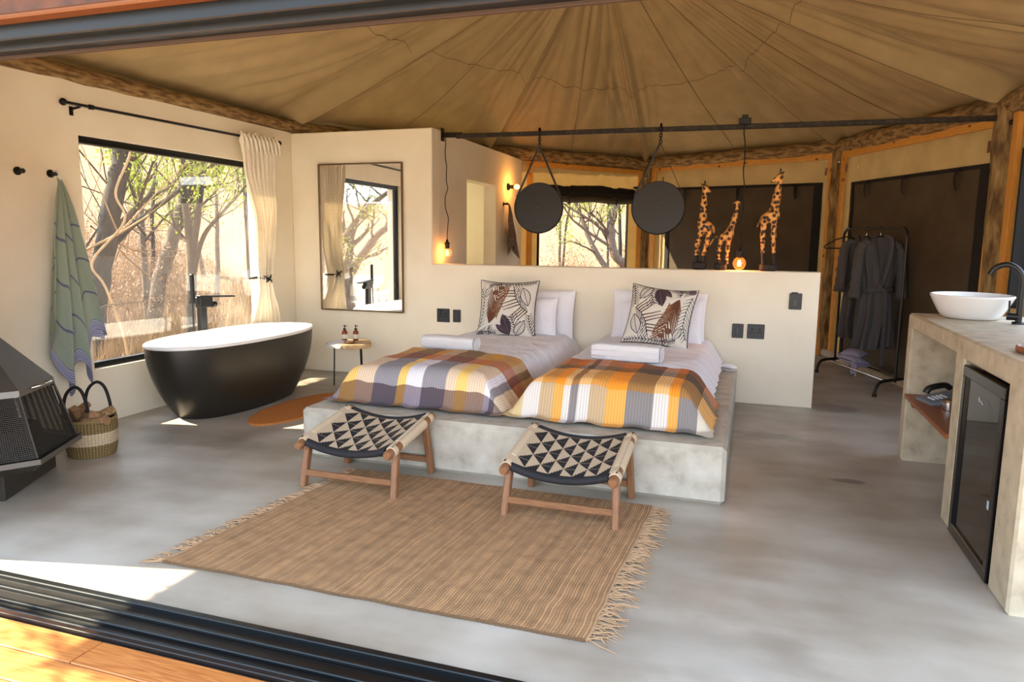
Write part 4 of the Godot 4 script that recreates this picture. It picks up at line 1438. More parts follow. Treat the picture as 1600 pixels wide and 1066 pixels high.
	# hooks and towel
	for k in 2:
		var h := thing("wall_hook", ["round black wall hook with nothing on it, at the left edge", "round black wall hook from which the green towel hangs"][k], "hook", [Vector3(-3.01, 1.73, 2.83), Vector3(-3.01, 1.733, 2.607)][k], "black wall hooks")
		put("plate", tube(MB.new(), [Vector3(0, 0, 0), Vector3(0.008, 0, 0)], 0.026, 20), M.black, h)
		put("peg", tube(MB.new(), [Vector3(0.006, 0, 0), Vector3(0.035, 0, -0.004), Vector3(0.04, 0.0, -0.005)], [0.012, 0.011, 0.005], 12), M.black, h)
		put("knob", ball(MB.new(), Vector3(0.043, 0.0, -0.005), Vector3(0.011, 0.016, 0.016), 12, 8), M.black, h)
	var sage := Color(0.60, 0.65, 0.58)
	var purple := Color(0.40, 0.40, 0.52)
	var tcol := tex(paint(512, 512, func(x: int, y: int) -> Color:
		var u := x / 512.0
		var v := y / 512.0
		var grain := 0.88 + 0.12 * sin(x * 1.9) * sin(y * 2.3)
		var c := sage
		for s in [0.30, 0.52, 0.74]:
			if absf(v - s) < 0.007:
				c = purple
		for s in [0.16, 0.66]:
			if absf(u - s) < 0.012:
				c = purple.lerp(sage, 0.25)
		if v > 0.93:
			c = Color(0.74, 0.75, 0.80) if int(v * 160.0) % 2 == 0 else Color(0.42, 0.43, 0.60)
		return c * grain))
	var tm := tmat(tcol, Vector3.ONE, 0.95, false, ntex(98, 0.25, 2, [], 256), 0.15)
	var tw := thing("bath_towel", "sage green towel with purple stripes hanging in folds from a hook", "towel", Vector3(-2.975, 1.715, 2.607))
	var tn := noise(820, 1.0, 2)
	var bottom := [[0.0, 1.00], [0.14, 1.17], [0.28, 1.36], [0.40, 1.45], [0.53, 1.22], [0.66, 1.38], [0.77, 1.30], [0.84, 1.02], [1.0, 1.07]]
	hang_towel(tw, Vector3.ZERO, Vector3(0, 0, -1), Vector3(1, 0, 0), func(a, b):
		var down: float = lerpn(bottom, a) * b
		var open := pow(b, 0.75)
		var side := lerpf(-0.205, 0.235, a) * open * (1.0 + 0.06 * sin(b * 7.0))
		if a < 0.5:
			side *= 1.0 - 0.25 * smoothstep(0.8, 1.0, b) * (0.5 - a)
		side += 0.018 * open * sin(a * TAU * 3.3 + b * 2.0)
		var fold := 0.045 * open * sin(a * TAU * 3.2 + 0.8 + 0.8 * b) + 0.02 * open * tn.get_noise_2d(a * 5.0, b * 2.0)
		return Vector3(side, down, 0.045 + 0.02 * open + fold), tm)
	hang_towel(tw, Vector3.ZERO, Vector3(0, 0, -1), Vector3(1, 0, 0), func(a, b):
		var down: float = lerpf(1.02, 1.10, a) * b
		var open := pow(b, 0.8)
		return Vector3(lerpf(0.0, 0.26, a) * open + 0.01 * sin(b * 9.0), down, 0.02 + 0.02 * open * (1.0 + sin(a * TAU * 1.5))), tm, "cloth_behind")
	put("loop", tube(MB.new(), [Vector3(0.0, 0.03, 0.0), Vector3(0.03, 0.035, 0.008), Vector3(0.05, 0.01, 0.0), Vector3(0.04, -0.03, -0.005)], 0.007, 6), M.towel_white, tw)
	# wall mirror
	var mi := thing("wall_mirror", "tall rectangular mirror in a thin bronze frame reflecting the window", "mirror", Vector3(-2.236, 1.339, 0.0))
	put("glass", box(Vector3(0, 0, 0.012), Vector3(0.894, 1.40, 0.006), 0.001), M.mirror, mi)
	var fr := MB.new()
	for s in [-1.0, 1.0]:
		cbox(fr, Vector3(s * 0.449, 0, 0.014), Vector3(0.012, 1.416, 0.028), 0.002)
		cbox(fr, Vector3(0, s * 0.703, 0.014), Vector3(0.886, 0.012, 0.028), 0.002)
	put("frame", fr, M.bronze, mi)
	# side table
	var tb := thing("side_table", "small side table with a live-edge wooden top on thin black legs", "table", Vector3(-2.13, 0.0, 0.41))
	var outl := PackedVector2Array()
	var rn := noise(830, 1.0, 2)
	for k in 40:
		var t := TAU * k / 40.0
		var r := 1.0 + 0.16 * rn.get_noise_2d(cos(t) * 1.2, sin(t) * 1.2) + 0.03 * sin(t * 3.0)
		outl.append(Vector2(cos(t) * 0.205 * r, sin(t) * 0.19 * r))
	put("tabletop", slab(MB.new(), outl, 0.042, 0.006, Transform3D(Basis(Vector3.RIGHT, Vector3.BACK, Vector3.DOWN), Vector3(0, 0.384, 0))), M.slice, tb)
	for q in [Vector3(-0.075, 0, 0.175), Vector3(0.155, 0, 0.06), Vector3(0.02, 0, -0.15)]:
		put("leg", tube(MB.new(), [Vector3(q.x, 0, q.z), Vector3(q.x * 0.94, 0.342, q.z * 0.94)], 0.0065, 8), M.black_metal, tb)
	solo("napkin", sheet(MB.new(), 10, 8, func(a, b): return Vector3(lerpf(-0.13, 0.02, a) + 0.02 * b, (0.004 + 0.004 * sin(a * 9.0 + b * 4.0)) if b < 0.8 else -0.035 * (b - 0.8) / 0.2, lerpf(-0.07, 0.205, b) - 0.01 * a)), M.towel_white, "small white cloth lying over the edge of the wooden side table", "cloth", "", Vector3(-2.16, 0.386, 0.42))
	var dish := thing("soap_dish", "small round wooden dish on the side table before the bottles", "dish", Vector3(-2.085, 0.385, 0.50))
	put("dish_body", lathe(MB.new(), [Vector2(0.0, 0.0), Vector2(0.035, 0.0), Vector2(0.05, 0.012), Vector2(0.052, 0.018), Vector2(0.046, 0.016), Vector2(0.03, 0.008), Vector2(0.0, 0.006)], 22), M.teak, dish)
	put("soap", ball(MB.new(), Vector3(0, 0.016, 0), Vector3(0.03, 0.01, 0.02), 14, 8), mat(Color(0.75, 0.6, 0.45), 0.5), dish)
	for k in 2:
		var bt := thing("pump_bottle", ["amber pump bottle with a white label, left of the pair on the side table", "amber pump bottle with a white label, right of the pair on the side table"][k], "bottle", [Vector3(-2.235, 0.386, 0.34), Vector3(-2.14, 0.386, 0.30)][k], "amber pump bottles")
		put("bottle_body", lathe(MB.new(), [Vector2(0.0, 0.0), Vector2(0.023, 0.0), Vector2(0.026, 0.004), Vector2(0.026, 0.075), Vector2(0.021, 0.088), Vector2(0.012, 0.094), Vector2(0.011, 0.10)], 22), M.amber, bt)
		put("paper_label", lathe(MB.new(), [Vector2(0.0265, 0.015), Vector2(0.0265, 0.058)], 22), mat(Color(0.88, 0.84, 0.74), 0.7), bt)
		put("pump", lathe(MB.new(), [Vector2(0.013, 0.098), Vector2(0.014, 0.112), Vector2(0.005, 0.114), Vector2(0.005, 0.132), Vector2(0.010, 0.134), Vector2(0.010, 0.142), Vector2(0.0, 0.143)], 14), M.black, bt)
		put("nozzle", bar(MB.new(), Vector3(0, 0.138, 0), Vector3(0.032, 0.134, 0.012), 0.008, 0.007, 0.002), M.black, bt)

# ---------------------------------------------------------------- stove and log basket
func stove_and_basket() -> void:
	var o := thing("fireplace", "dark steel hexagonal fireplace with mesh fire screen at the left edge", "fireplace", Vector3(-2.45, 0.0, 3.62))
	var n := Vector3(0.88, 0, -0.47).normalized()
	var ang0 := atan2(n.z, n.x)
	var hex := func(apo: float, y: float) -> Array:
		var out := []
		for k in 6:
			var a := ang0 + deg_to_rad(60.0 * k + 30.0)
			out.append(Vector3(cos(a) * apo / cos(PI / 6), y, sin(a) * apo / cos(PI / 6)))
		return out
	var band := func(a: Array, b: Array) -> MB:
		var mb := MB.new()
		for k in 6:
			mb.face([a[k], a[(k + 1) % 6], b[(k + 1) % 6], b[k]], Vector3(0, (a[0].y + b[0].y) * 0.5, 0))
		return mb
	var t := Vector3(-n.z, 0, n.x)
	# pedestal: square, turned to the room
	var ped := MB.new()
	cbox(ped, Vector3(-0.05, 0.075, -0.055), Vector3(0.5, 0.15, 0.57), 0.004, Basis(n, Vector3.UP, n.cross(Vector3.UP)))
	put("pedestal", ped, M.stove, o)
	put("ash_handle", box(n * 0.252 + Vector3(-0.05, 0.075, -0.055) - t * 0.03, Vector3(0.02, 0.022, 0.065), 0.006, Basis(n, Vector3.UP, n.cross(Vector3.UP))), M.chrome, o)
	# hearth tray with a raised lip
	var tray := MB.new()
	tray = band.call(hex.call(0.36, 0.15), hex.call(0.425, 0.195))
	var lip: MB = band.call(hex.call(0.425, 0.195), hex.call(0.425, 0.222))
	put("hearth_tray", tray, M.stove, o)
	put("tray_lip", lip, M.stove_light, o)
	var fl := MB.new()
	fl.face(hex.call(0.42, 0.20), Vector3(0, 0, 0))
	put("hearth_floor", fl, mat(Color(0.08, 0.075, 0.07), 0.9), o)
	# mesh screen: real wires on each of the three visible sides
	var lo: Array = hex.call(0.40, 0.222)
	var hi: Array = hex.call(0.318, 0.535)
	for k in [0, 1, 4, 5]:
		var a: Vector3 = lo[k]
		var b: Vector3 = lo[(k + 1) % 6]
		var c: Vector3 = hi[(k + 1) % 6]
		var d: Vector3 = hi[k]
		var wires := MB.new()
		for j in 47:
			var u := (j + 0.5) / 47.0
			tube(wires, [a.lerp(b, u), d.lerp(c, u)], 0.0016, 3, false)
		for j in 34:
			var v := (j + 0.5) / 34.0
			tube(wires, [a.lerp(d, v), b.lerp(c, v)], 0.0016, 3, false)
		put("mesh_screen", wires, M.stove, o).set_meta("kind", "stuff")
	var fb := MB.new()
	for k in [2, 3]:
		fb.face([lo[k], lo[(k + 1) % 6], hi[(k + 1) % 6], hi[k]], Vector3(0, 0.4, 0))
	for k in [1, 4]:
		var p: Vector3 = lo[k].lerp(lo[k + 1], 0.0 if k == 4 else 0.5)
		var q: Vector3 = hi[k].lerp(hi[k + 1], 0.0 if k == 4 else 0.5)
		fb.face([p * 0.98, lo[(k + (0 if k == 4 else 1)) % 6] * 0.98, hi[(k + (0 if k == 4 else 1)) % 6] * 0.98, q * 0.98], Vector3(0, 0.4, 0)) if k == 1 else null
	for k in 6:
		fb.face([hex.call(0.30, 0.225)[k] * 0.9, hex.call(0.30, 0.225)[(k + 1) % 6] * 0.9, hex.call(0.28, 0.33)[(k + 1) % 6] * Vector3(0.9, 1, 0.9), hex.call(0.28, 0.33)[k] * Vector3(0.9, 1, 0.9)], Vector3(0, 0.28, 0))
	put("firebox_back", fb, mat(Color(0.055, 0.05, 0.045), 0.9), o)
	for k in [0, 1, 4, 5]:
		put("screen_strut", bar(MB.new(), lo[k], hi[k], 0.026, 0.010, 0.002), M.stove_light if k == 1 else M.stove, o)
	# top frame, hood and flue
	put("top_frame", band.call(hex.call(0.330, 0.53), hex.call(0.325, 0.562)), M.stove_light, o)
	put("hood", band.call(hex.call(0.325, 0.562), hex.call(0.082, 0.86)), M.stove, o)
	var flue: Array = []
	put("flue", tube(MB.new(), [Vector3(0, 0.84, 0), Vector3(0, 2.45, 0)], 0.085, 24), M.stove, o)
	put("screen_handle", tube(MB.new(), curve([n * 0.333 + Vector3(0, 0.553, 0) - t * 0.07, n * 0.375 + Vector3(0, 0.565, 0) - t * 0.05, n * 0.375 + Vector3(0, 0.565, 0) + t * 0.05, n * 0.333 + Vector3(0, 0.553, 0) + t * 0.07], 5), 0.006, 8), M.chrome, o)
	put("latch", bar(MB.new(), lo[5].lerp(hi[5], 0.95) + t * 0.02, lo[5].lerp(hi[5], 0.62) + t * 0.035, 0.022, 0.006), M.stove_light, o)
	# basket
	var bc := Vector3(-2.44, 0.0, 2.93)
	var right := Vector3(0.949, 0, -0.315)
	var near := Vector3(0.76, 0, 0.64)
	var bk := thing("log_basket", "round woven basket of logs with dark handles, beside the fireplace", "basket", bc)
	var bt := tex(paint(512, 128, func(x: int, y: int) -> Color:
		var v := y / 128.0
		var st := 0.5 + 0.5 * sin(x * TAU / 10.0)
		var ro := 0.5 + 0.5 * sin(y * TAU / 8.0 + (PI if int(x / 10) % 2 else 0.0))
		var dark := v < 0.36 or v > 0.70
		var c := Color(0.40, 0.32, 0.17) if dark else Color(0.74, 0.65, 0.52)
		var d := Color(0.62, 0.54, 0.36) if dark else Color(0.84, 0.76, 0.64)
		return c.lerp(d, st * 0.8) * (0.75 + 0.25 * ro)))
	var bm := tmat(bt, Vector3(1.0, 1.0 / 0.235, 1.0), 0.95, false)
	var prof := []
	for k in 49:
		var y := 0.225 * k / 48.0
		prof.append(Vector2(lerpf(0.128, 0.145, sin(PI * 0.5 * minf(1.0, y / 0.12))) + 0.0035 * absf(sin(y * PI / 0.0187)), y))
	put("woven_wall", lathe(MB.new(), prof, 64), bm, bk)
	var prof2 := []
	for q in prof:
		prof2.append(Vector2(q.x - 0.012, q.y))
	prof2.reverse()
	put("woven_lining", lathe(MB.new(), prof2 + [Vector2(0.0, 0.004)], 40), bm, bk)
	put("rim", tube(MB.new(), range(48).map(func(k): return Vector3(cos(TAU * k / 48.0) * 0.140, 0.226, sin(TAU * k / 48.0) * 0.140)), 0.009, 8, false, true), mat(Color(0.50, 0.42, 0.26), 0.95), bk)
	for q in [[-0.085, 0.085, 0.075], [0.055, -0.105, 0.08]]:
		var c := right * float(q[0]) + near * float(q[1])
		var w: float = q[2]
		var pts := curve([c - right * w + Vector3(0, 0.18, 0), c - right * w * 1.02 + Vector3(0, 0.27, 0), c - right * w * 0.72 + Vector3(0, 0.38, 0) , c + Vector3(0, 0.432, 0), c + right * w * 0.62 + Vector3(0, 0.40, 0), c + right * w * 0.98 + Vector3(0, 0.29, 0), c + right * w + Vector3(0, 0.18, 0)], 6)
		put("handle", tube(MB.new(), pts, 0.0095, 8), M.cord, bk)
	# logs in the basket
	var lt := wood(Color(0.68, 0.54, 0.39), Color(0.40, 0.285, 0.19), 74, 0)
	var lm := tmat(lt, Vector3(5, 3, 1), 0.9, false)
	var spots := [[Vector3(-0.075, 0.235, 0.03), Vector3(0.2, 0.7, 0.4), 0.034, "pale split log standing up in the woven basket, left side"], [Vector3(-0.01, 0.235, 0.04), Vector3(0.9, 0.25, 0.2), 0.042, "large split log lying on top of the basket's middle"],
		[Vector3(0.03, 0.215, 0.085), Vector3(0.9, 0.12, -0.25), 0.040, "thick log lying at the basket's front edge"], [Vector3(0.08, 0.235, -0.02), Vector3(0.5, 0.35, -0.8), 0.034, "bark-covered log poking out at the basket's right"],
		[Vector3(-0.065, 0.262, -0.02), Vector3(0.6, 0.5, -0.3), 0.03, "short log end sticking up beside the near handle"], [Vector3(0.0, 0.16, 0.0), Vector3(0.2, 0.1, 0.9), 0.04, "dark log lying deep inside the basket under the others"]]
	for k in spots.size():
		var s: Array = spots[k]
		var d: Vector3 = (s[1] as Vector3).normalized()
		var c: Vector3 = bc + right * s[0].x + Vector3(0, s[0].y, 0) + near * s[0].z
		var lg := thing("firewood_log", s[3], "log", c, "split logs in the basket")
		var x := d.cross(Vector3.UP).normalized()
		var z := x.cross(d)
		var ol := PackedVector2Array()
		rng.seed = 900 + k
		for j in 9:
			var a := TAU * j / 9.0
			ol.append(Vector2(cos(a), sin(a)) * float(s[2]) * (rng.randf_range(0.75, 1.15) if j < 6 else 0.6))
		var L := 0.15
		put("wood", slab(MB.new(), ol, L, 0.004, Transform3D(Basis(x, z, d), -d * L * 0.5)), lm, lg)
		if k in [3, 4, 5]:
			var pts := []
			for j in 5:
				pts.append(ol[j] * 1.06)
			put("bark", sheet(MB.new(), 8, 3, func(a, b):
				var q := int(a * 3.999)
				var p: Vector2 = pts[q].lerp(pts[q + 1], a * 4.0 - q)
				return x * p.x + z * p.y + d * lerpf(-L * 0.47, L * 0.47, b)), M.pole, lg)

# ---------------------------------------------------------------- counter corner
func counter_corner() -> void:
	var o := thing("kitchen_counter", "long cast concrete counter with an open niche, at the right edge", "counter", Vector3(2.313, 0.0, 0.0))
	var ol := PackedVector2Array([Vector2(-1.19, 0), Vector2(-1.304, 0), Vector2(-1.304, 0.826), Vector2(-2.31, 0.822), Vector2(-2.31, 0), Vector2(-2.455, 0), Vector2(-2.455, 0.812), Vector2(-3.065, 0.812), Vector2(-3.065, 0), Vector2(-3.285, 0), Vector2(-3.285, 0.90), Vector2(-3.27, 0.915), Vector2(-1.205, 0.915), Vector2(-1.19, 0.90)])
	put("body", slab(MB.new(), ol, 0.66, 0.010, Transform3D(Basis(Vector3.FORWARD, Vector3.UP, Vector3.RIGHT), Vector3.ZERO)), M.counter, o)
	put("niche_back", box(Vector3(0.62, 0.41, 1.807), Vector3(0.06, 0.82, 1.0), 0.002), M.counter, o)
	var sh := solo("wall_shelf", box(Vector3.ZERO, Vector3(0.31, 0.024, 1.0), 0.003), M.shelf, "reddish wooden shelf fixed across the open niche of the concrete counter", "shelf", "", Vector3(2.457, 0.413, 1.807))
	put("cleat", box(Vector3(0.0, -0.036, -0.45), Vector3(0.24, 0.05, 0.06), 0.003), M.shelf, sh)
	put("gap", box(Vector3(0.02, 0.0125, 0.0), Vector3(0.003, 0.001, 1.0), 0.0003), M.cord, sh)
	# telephone and tin
	var ph := thing("telephone", "grey push-button telephone with a black handset on the niche shelf", "telephone", Vector3(2.44, 0.425, 1.53), "", 0.25)
	put("phone_body", slab(MB.new(), PackedVector2Array([Vector2(-0.085, 0.0), Vector2(0.085, 0.0), Vector2(0.085, 0.055), Vector2(-0.085, 0.015)]), 0.19, 0.004, Transform3D(Basis.IDENTITY, Vector3(0, 0, -0.095))), mat(Color(0.42, 0.45, 0.49), 0.5), ph)
	for i in 3:
		for j in 4:
			put("key", box(Vector3(-0.055 + j * 0.022, 0.030 + j * 0.0052, 0.0 + i * 0.024), Vector3(0.014, 0.008, 0.016), 0.002), mat(Color(0.75, 0.78, 0.82), 0.5), ph)
	put("handset", tube(MB.new(), curve([Vector3(-0.05, 0.045, -0.055), Vector3(-0.03, 0.075, -0.055), Vector3(0.05, 0.095, -0.055), Vector3(0.085, 0.078, -0.055)], 4), 0.022, 10, true, false, Vector2(0.8, 1.1)), M.black, ph)
	put("coiled_cord", tube(MB.new(), range(90).map(func(k): return Vector3(0.10 + 0.012 * sin(k * 1.1), 0.02 + 0.012 * cos(k * 1.1) + 0.01, -0.06 + k * 0.0019)), 0.003, 5), M.black, ph)
	var tin := thing("tin", "small silver tin beside the telephone on the niche shelf", "tin", Vector3(2.45, 0.425, 1.72))
	put("tin_body", lathe(MB.new(), [Vector2(0, 0), Vector2(0.035, 0), Vector2(0.037, 0.003), Vector2(0.037, 0.052), Vector2(0.035, 0.055)], 24), M.chrome, tin)
	put("tin_lid", lathe(MB.new(), [Vector2(0.038, 0.045), Vector2(0.038, 0.058), Vector2(0.036, 0.060), Vector2(0, 0.060)], 24), M.bronze, tin)
	# fridge
	var fg := thing("fridge", "black under-counter fridge with a dark glass door, set in the concrete counter", "fridge", Vector3(2.325, 0.0, 2.76))
	put("cabinet", box(Vector3(0.32, 0.40, 0.0), Vector3(0.52, 0.78, 0.57), 0.004), M.gloss_black, fg)
	var dr := put("door", box(Vector3(0.0, 0.03, 0.0), Vector3(0.035, 0.05, 0.57), 0.004), M.gloss_black, fg)
	for q in [[Vector3(0.0, 0.772, 0.0), Vector3(0.035, 0.05, 0.57)], [Vector3(0.0, 0.40, 0.262), Vector3(0.035, 0.70, 0.046)], [Vector3(0.0, 0.40, -0.262), Vector3(0.035, 0.70, 0.046)]]:
		put("door_frame", box(q[0], q[1], 0.004), M.gloss_black, dr)
	put("door_glass", box(Vector3(0.0, 0.40, 0.0), Vector3(0.012, 0.70, 0.48), 0.001), M.smoke_glass, dr)
	put("sticker", box(Vector3(-0.0075, 0.30, 0.20), Vector3(0.002, 0.035, 0.028), 0.0004), mat(Color(0.62, 0.74, 0.80), 0.5), dr)
	var lg := MB.new()
	tube(lg, [Vector3(-0.0075, 0.69, -0.05), Vector3(-0.0075, 0.675, -0.045), Vector3(-0.0075, 0.680, -0.02), Vector3(-0.0075, 0.672, 0.005)], 0.003, 5)
	put("maker_mark", lg, mat(Color(0.7, 0.7, 0.7), 0.4), dr)
	for y in [0.25, 0.45, 0.62]:
		var rack := MB.new()
		for k in 12:
			tube(rack, [Vector3(0.06, y, -0.25 + k * 0.045), Vector3(0.07, y, -0.25 + k * 0.045)], 0.003, 5)
		tube(rack, [Vector3(0.057, y, -0.26), Vector3(0.057, y, 0.26)], 0.004, 5)
		put("wire_shelf", rack, M.chrome, fg)
	# basin and tap
	var ba := thing("wash_basin", "white vessel basin standing on the concrete counter", "basin", Vector3(2.585, 0.915, 1.40))
	var prof := [Vector2(0.0, 0.0), Vector2(0.128, 0.0), Vector2(0.140, 0.006)]
	for k in 13:
		var t := k / 12.0
		prof.append(Vector2(lerpf(0.146, 0.208, pow(t, 0.85)), lerpf(0.012, 0.128, t)))
	prof += [Vector2(0.209, 0.133), Vector2(0.207, 0.137), Vector2(0.203, 0.138), Vector2(0.199, 0.134)]
	put("bowl", lathe(MB.new(), prof, 64, Vector3.ZERO, Vector2(1.0, 1.25)), M.porcelain, ba)
	var inn := [Vector2(0.199, 0.134)]
	for k in 13:
		var t := k / 12.0
		inn.append(Vector2(lerpf(0.198, 0.0, pow(t, 1.6)), lerpf(0.132, 0.03, sin(PI * 0.5 * t))))
	put("bowl_inside", lathe(MB.new(), inn, 64, Vector3.ZERO, Vector2(1.0, 1.25)), M.porcelain, ba)
	put("drain", lathe(MB.new(), [Vector2(0.022, 0.031), Vector2(0.02, 0.036), Vector2(0.0, 0.037)], 16), M.chrome, ba)
	var tp := thing("basin_tap", "matt black swan-neck tap beside the white basin", "tap", Vector3(2.745, 0.915, 1.68))
	put("tap_base", tube(MB.new(), [Vector3.ZERO, Vector3(0, 0.012, 0), Vector3(0, 0.014, 0)], [0.03, 0.03, 0.022], 18), M.black, tp)
	var d := Vector3(-0.86, 0, -0.30).normalized()
	put("neck", tube(MB.new(), curve([Vector3.ZERO, Vector3(0, 0.12, 0), Vector3(0, 0.235, 0), d * 0.025 + Vector3(0, 0.292, 0), d * 0.075 + Vector3(0, 0.318, 0), d * 0.125 + Vector3(0, 0.300, 0), d * 0.150 + Vector3(0, 0.262, 0)], 6), 0.0155, 14), M.black, tp)
	put("valve", tube(MB.new(), [Vector3(0, 0.04, 0), d * 0.055 + Vector3(0, 0.04, 0)], [0.019, 0.021], 16), M.black, tp)
	put("lever", tube(MB.new(), [d * 0.045 + Vector3(0, 0.05, 0), d * 0.048 + Vector3(0, 0.125, 0)], 0.0055, 8), M.black, tp)
	var ty := thing("wooden_tray", "round wooden tray at the right edge of the concrete counter top", "tray", Vector3(2.53, 0.915, 2.90))
	put("tray_body", lathe(MB.new(), [Vector2(0, 0.0), Vector2(0.145, 0.0), Vector2(0.153, 0.008), Vector2(0.153, 0.024), Vector2(0.149, 0.028), Vector2(0.143, 0.025), Vector2(0.138, 0.010), Vector2(0, 0.009)], 40), M.shelf, ty)

# ---------------------------------------------------------------- clothes rail, robes
func make_robe(label: String, at: Vector3, turn: float, seed_: int, tied: bool) -> Node3D:
	var o := thing("bathrobe", label, "robe", at, "grey robes on the clothes rail", turn)
	var nz := noise(seed_, 1.0, 2)
	var hwid := [[0.0, 0.055], [0.03, 0.11], [0.09, 0.185], [0.20, 0.175], [0.45, 0.135], [0.50, 0.128], [0.62, 0.155], [1.05, 0.175]]
	var hdep := [[0.0, 0.05], [0.09, 0.062], [0.30, 0.08], [0.50, 0.06], [0.7, 0.075], [1.05, 0.085]]
	put("robe_body", sheet(MB.new(), 96, 60, func(a, b):
		var y: float = b * 1.04
		var t: float = a * TAU
		var fold := (0.012 + 0.014 * smoothstep(0.4, 1.0, b)) * sin(t * 9.0 + 2.5 * nz.get_noise_2d(y * 1.5, 0.0)) + 0.012 * nz.get_noise_2d(cos(t) * 2.0 + y * 2.0, sin(t) * 2.0)
		fold *= smoothstep(0.08, 0.3, b) * (1.0 - 0.65 * exp(-pow((y - 0.49) / 0.04, 2.0)))
		var w := lerpn(hwid, y) + fold
		var d := lerpn(hdep, y) + fold
		return Vector3(cos(t) * w, -y + 0.02 * sin(t * 2.0) * b, sin(t) * d)), M.robe, o)
	for s in [-1.0, 1.0]:
		var pts := curve([Vector3(s * 0.11, -0.05, 0.0), Vector3(s * 0.175, -0.10, 0.0), Vector3(s * 0.20, -0.25, 0.02), Vector3(s * 0.213, -0.45, 0.03), Vector3(s * 0.222, -0.565, 0.03)], 6)
		var rad := []
		for k in pts.size():
			rad.append(lerpf(0.052, 0.066, k / float(pts.size() - 1)) * (1.0 + 0.09 * sin(k * 1.9 + seed_)))
		put("sleeve", tube(MB.new(), pts, rad, 16, true, false, Vector2(0.75, 1.0)), M.robe, o)
		var col := []
		for q in [Vector3(s * 0.045, 0.005, -0.02), Vector3(s * 0.075, -0.02, 0.045), Vector3(s * 0.06, -0.15, 0.085), Vector3(s * 0.02, -0.36, 0.088), Vector3(-s * 0.02, -0.48, 0.075)]:
			col.append(q)
		put("collar", tube(MB.new(), curve(col, 6), 0.026, 10, true, false, Vector2(0.35, 1.0), Vector3.BACK), M.robe, o)
	if tied:
		var ring_ := []
		for k in 32:
			var t := TAU * k / 32.0
			ring_.append(Vector3(cos(t) * 0.140, -0.49 + 0.008 * sin(t * 2.0), sin(t) * 0.076))
		put("belt", tube(MB.new(), ring_, 0.02, 8, false, true, Vector2(1.0, 0.45), Vector3.UP), M.robe, o)
		put("belt_knot", ball(MB.new(), Vector3(0.03, -0.49, 0.088), Vector3(0.03, 0.026, 0.02), 12, 8), M.robe, o)
		for q in [[0.045, -1.20], [0.015, -0.80]]:
			put("belt_tail", tube(MB.new(), curve([Vector3(0.03, -0.49, 0.095), Vector3(q[0], -0.65, 0.105), Vector3(q[0] + 0.01, q[1], 0.10)], 6), 0.021, 8, true, false, Vector2(1.0, 0.3), Vector3.RIGHT), M.robe, o)
	return o

func make_hanger(label: String, at: Vector3, turn: float) -> Node3D:
	var o := thing("coat_hanger", label, "hanger", at, "coat hangers on the clothes rail", turn)
	put("hanger_frame", tube(MB.new(), [Vector3(0, -0.075, 0), Vector3(0.10, -0.105, 0), Vector3(0.20, -0.165, 0), Vector3(0.215, -0.185, 0), Vector3(0.20, -0.195, 0), Vector3(-0.20, -0.195, 0), Vector3(-0.215, -0.185, 0), Vector3(-0.20, -0.165, 0), Vector3(-0.10, -0.105, 0)], 0.0065, 8, false, true), M.black, o)
	put("hook", tube(MB.new(), curve([Vector3(0, -0.075, 0), Vector3(0, -0.045, 0), Vector3(0.018, -0.02, 0), Vector3(0.02, 0.005, 0), Vector3(0, 0.018, 0), Vector3(-0.02, 0.004, 0)], 5), 0.003, 6), M.chrome, o)
	return o

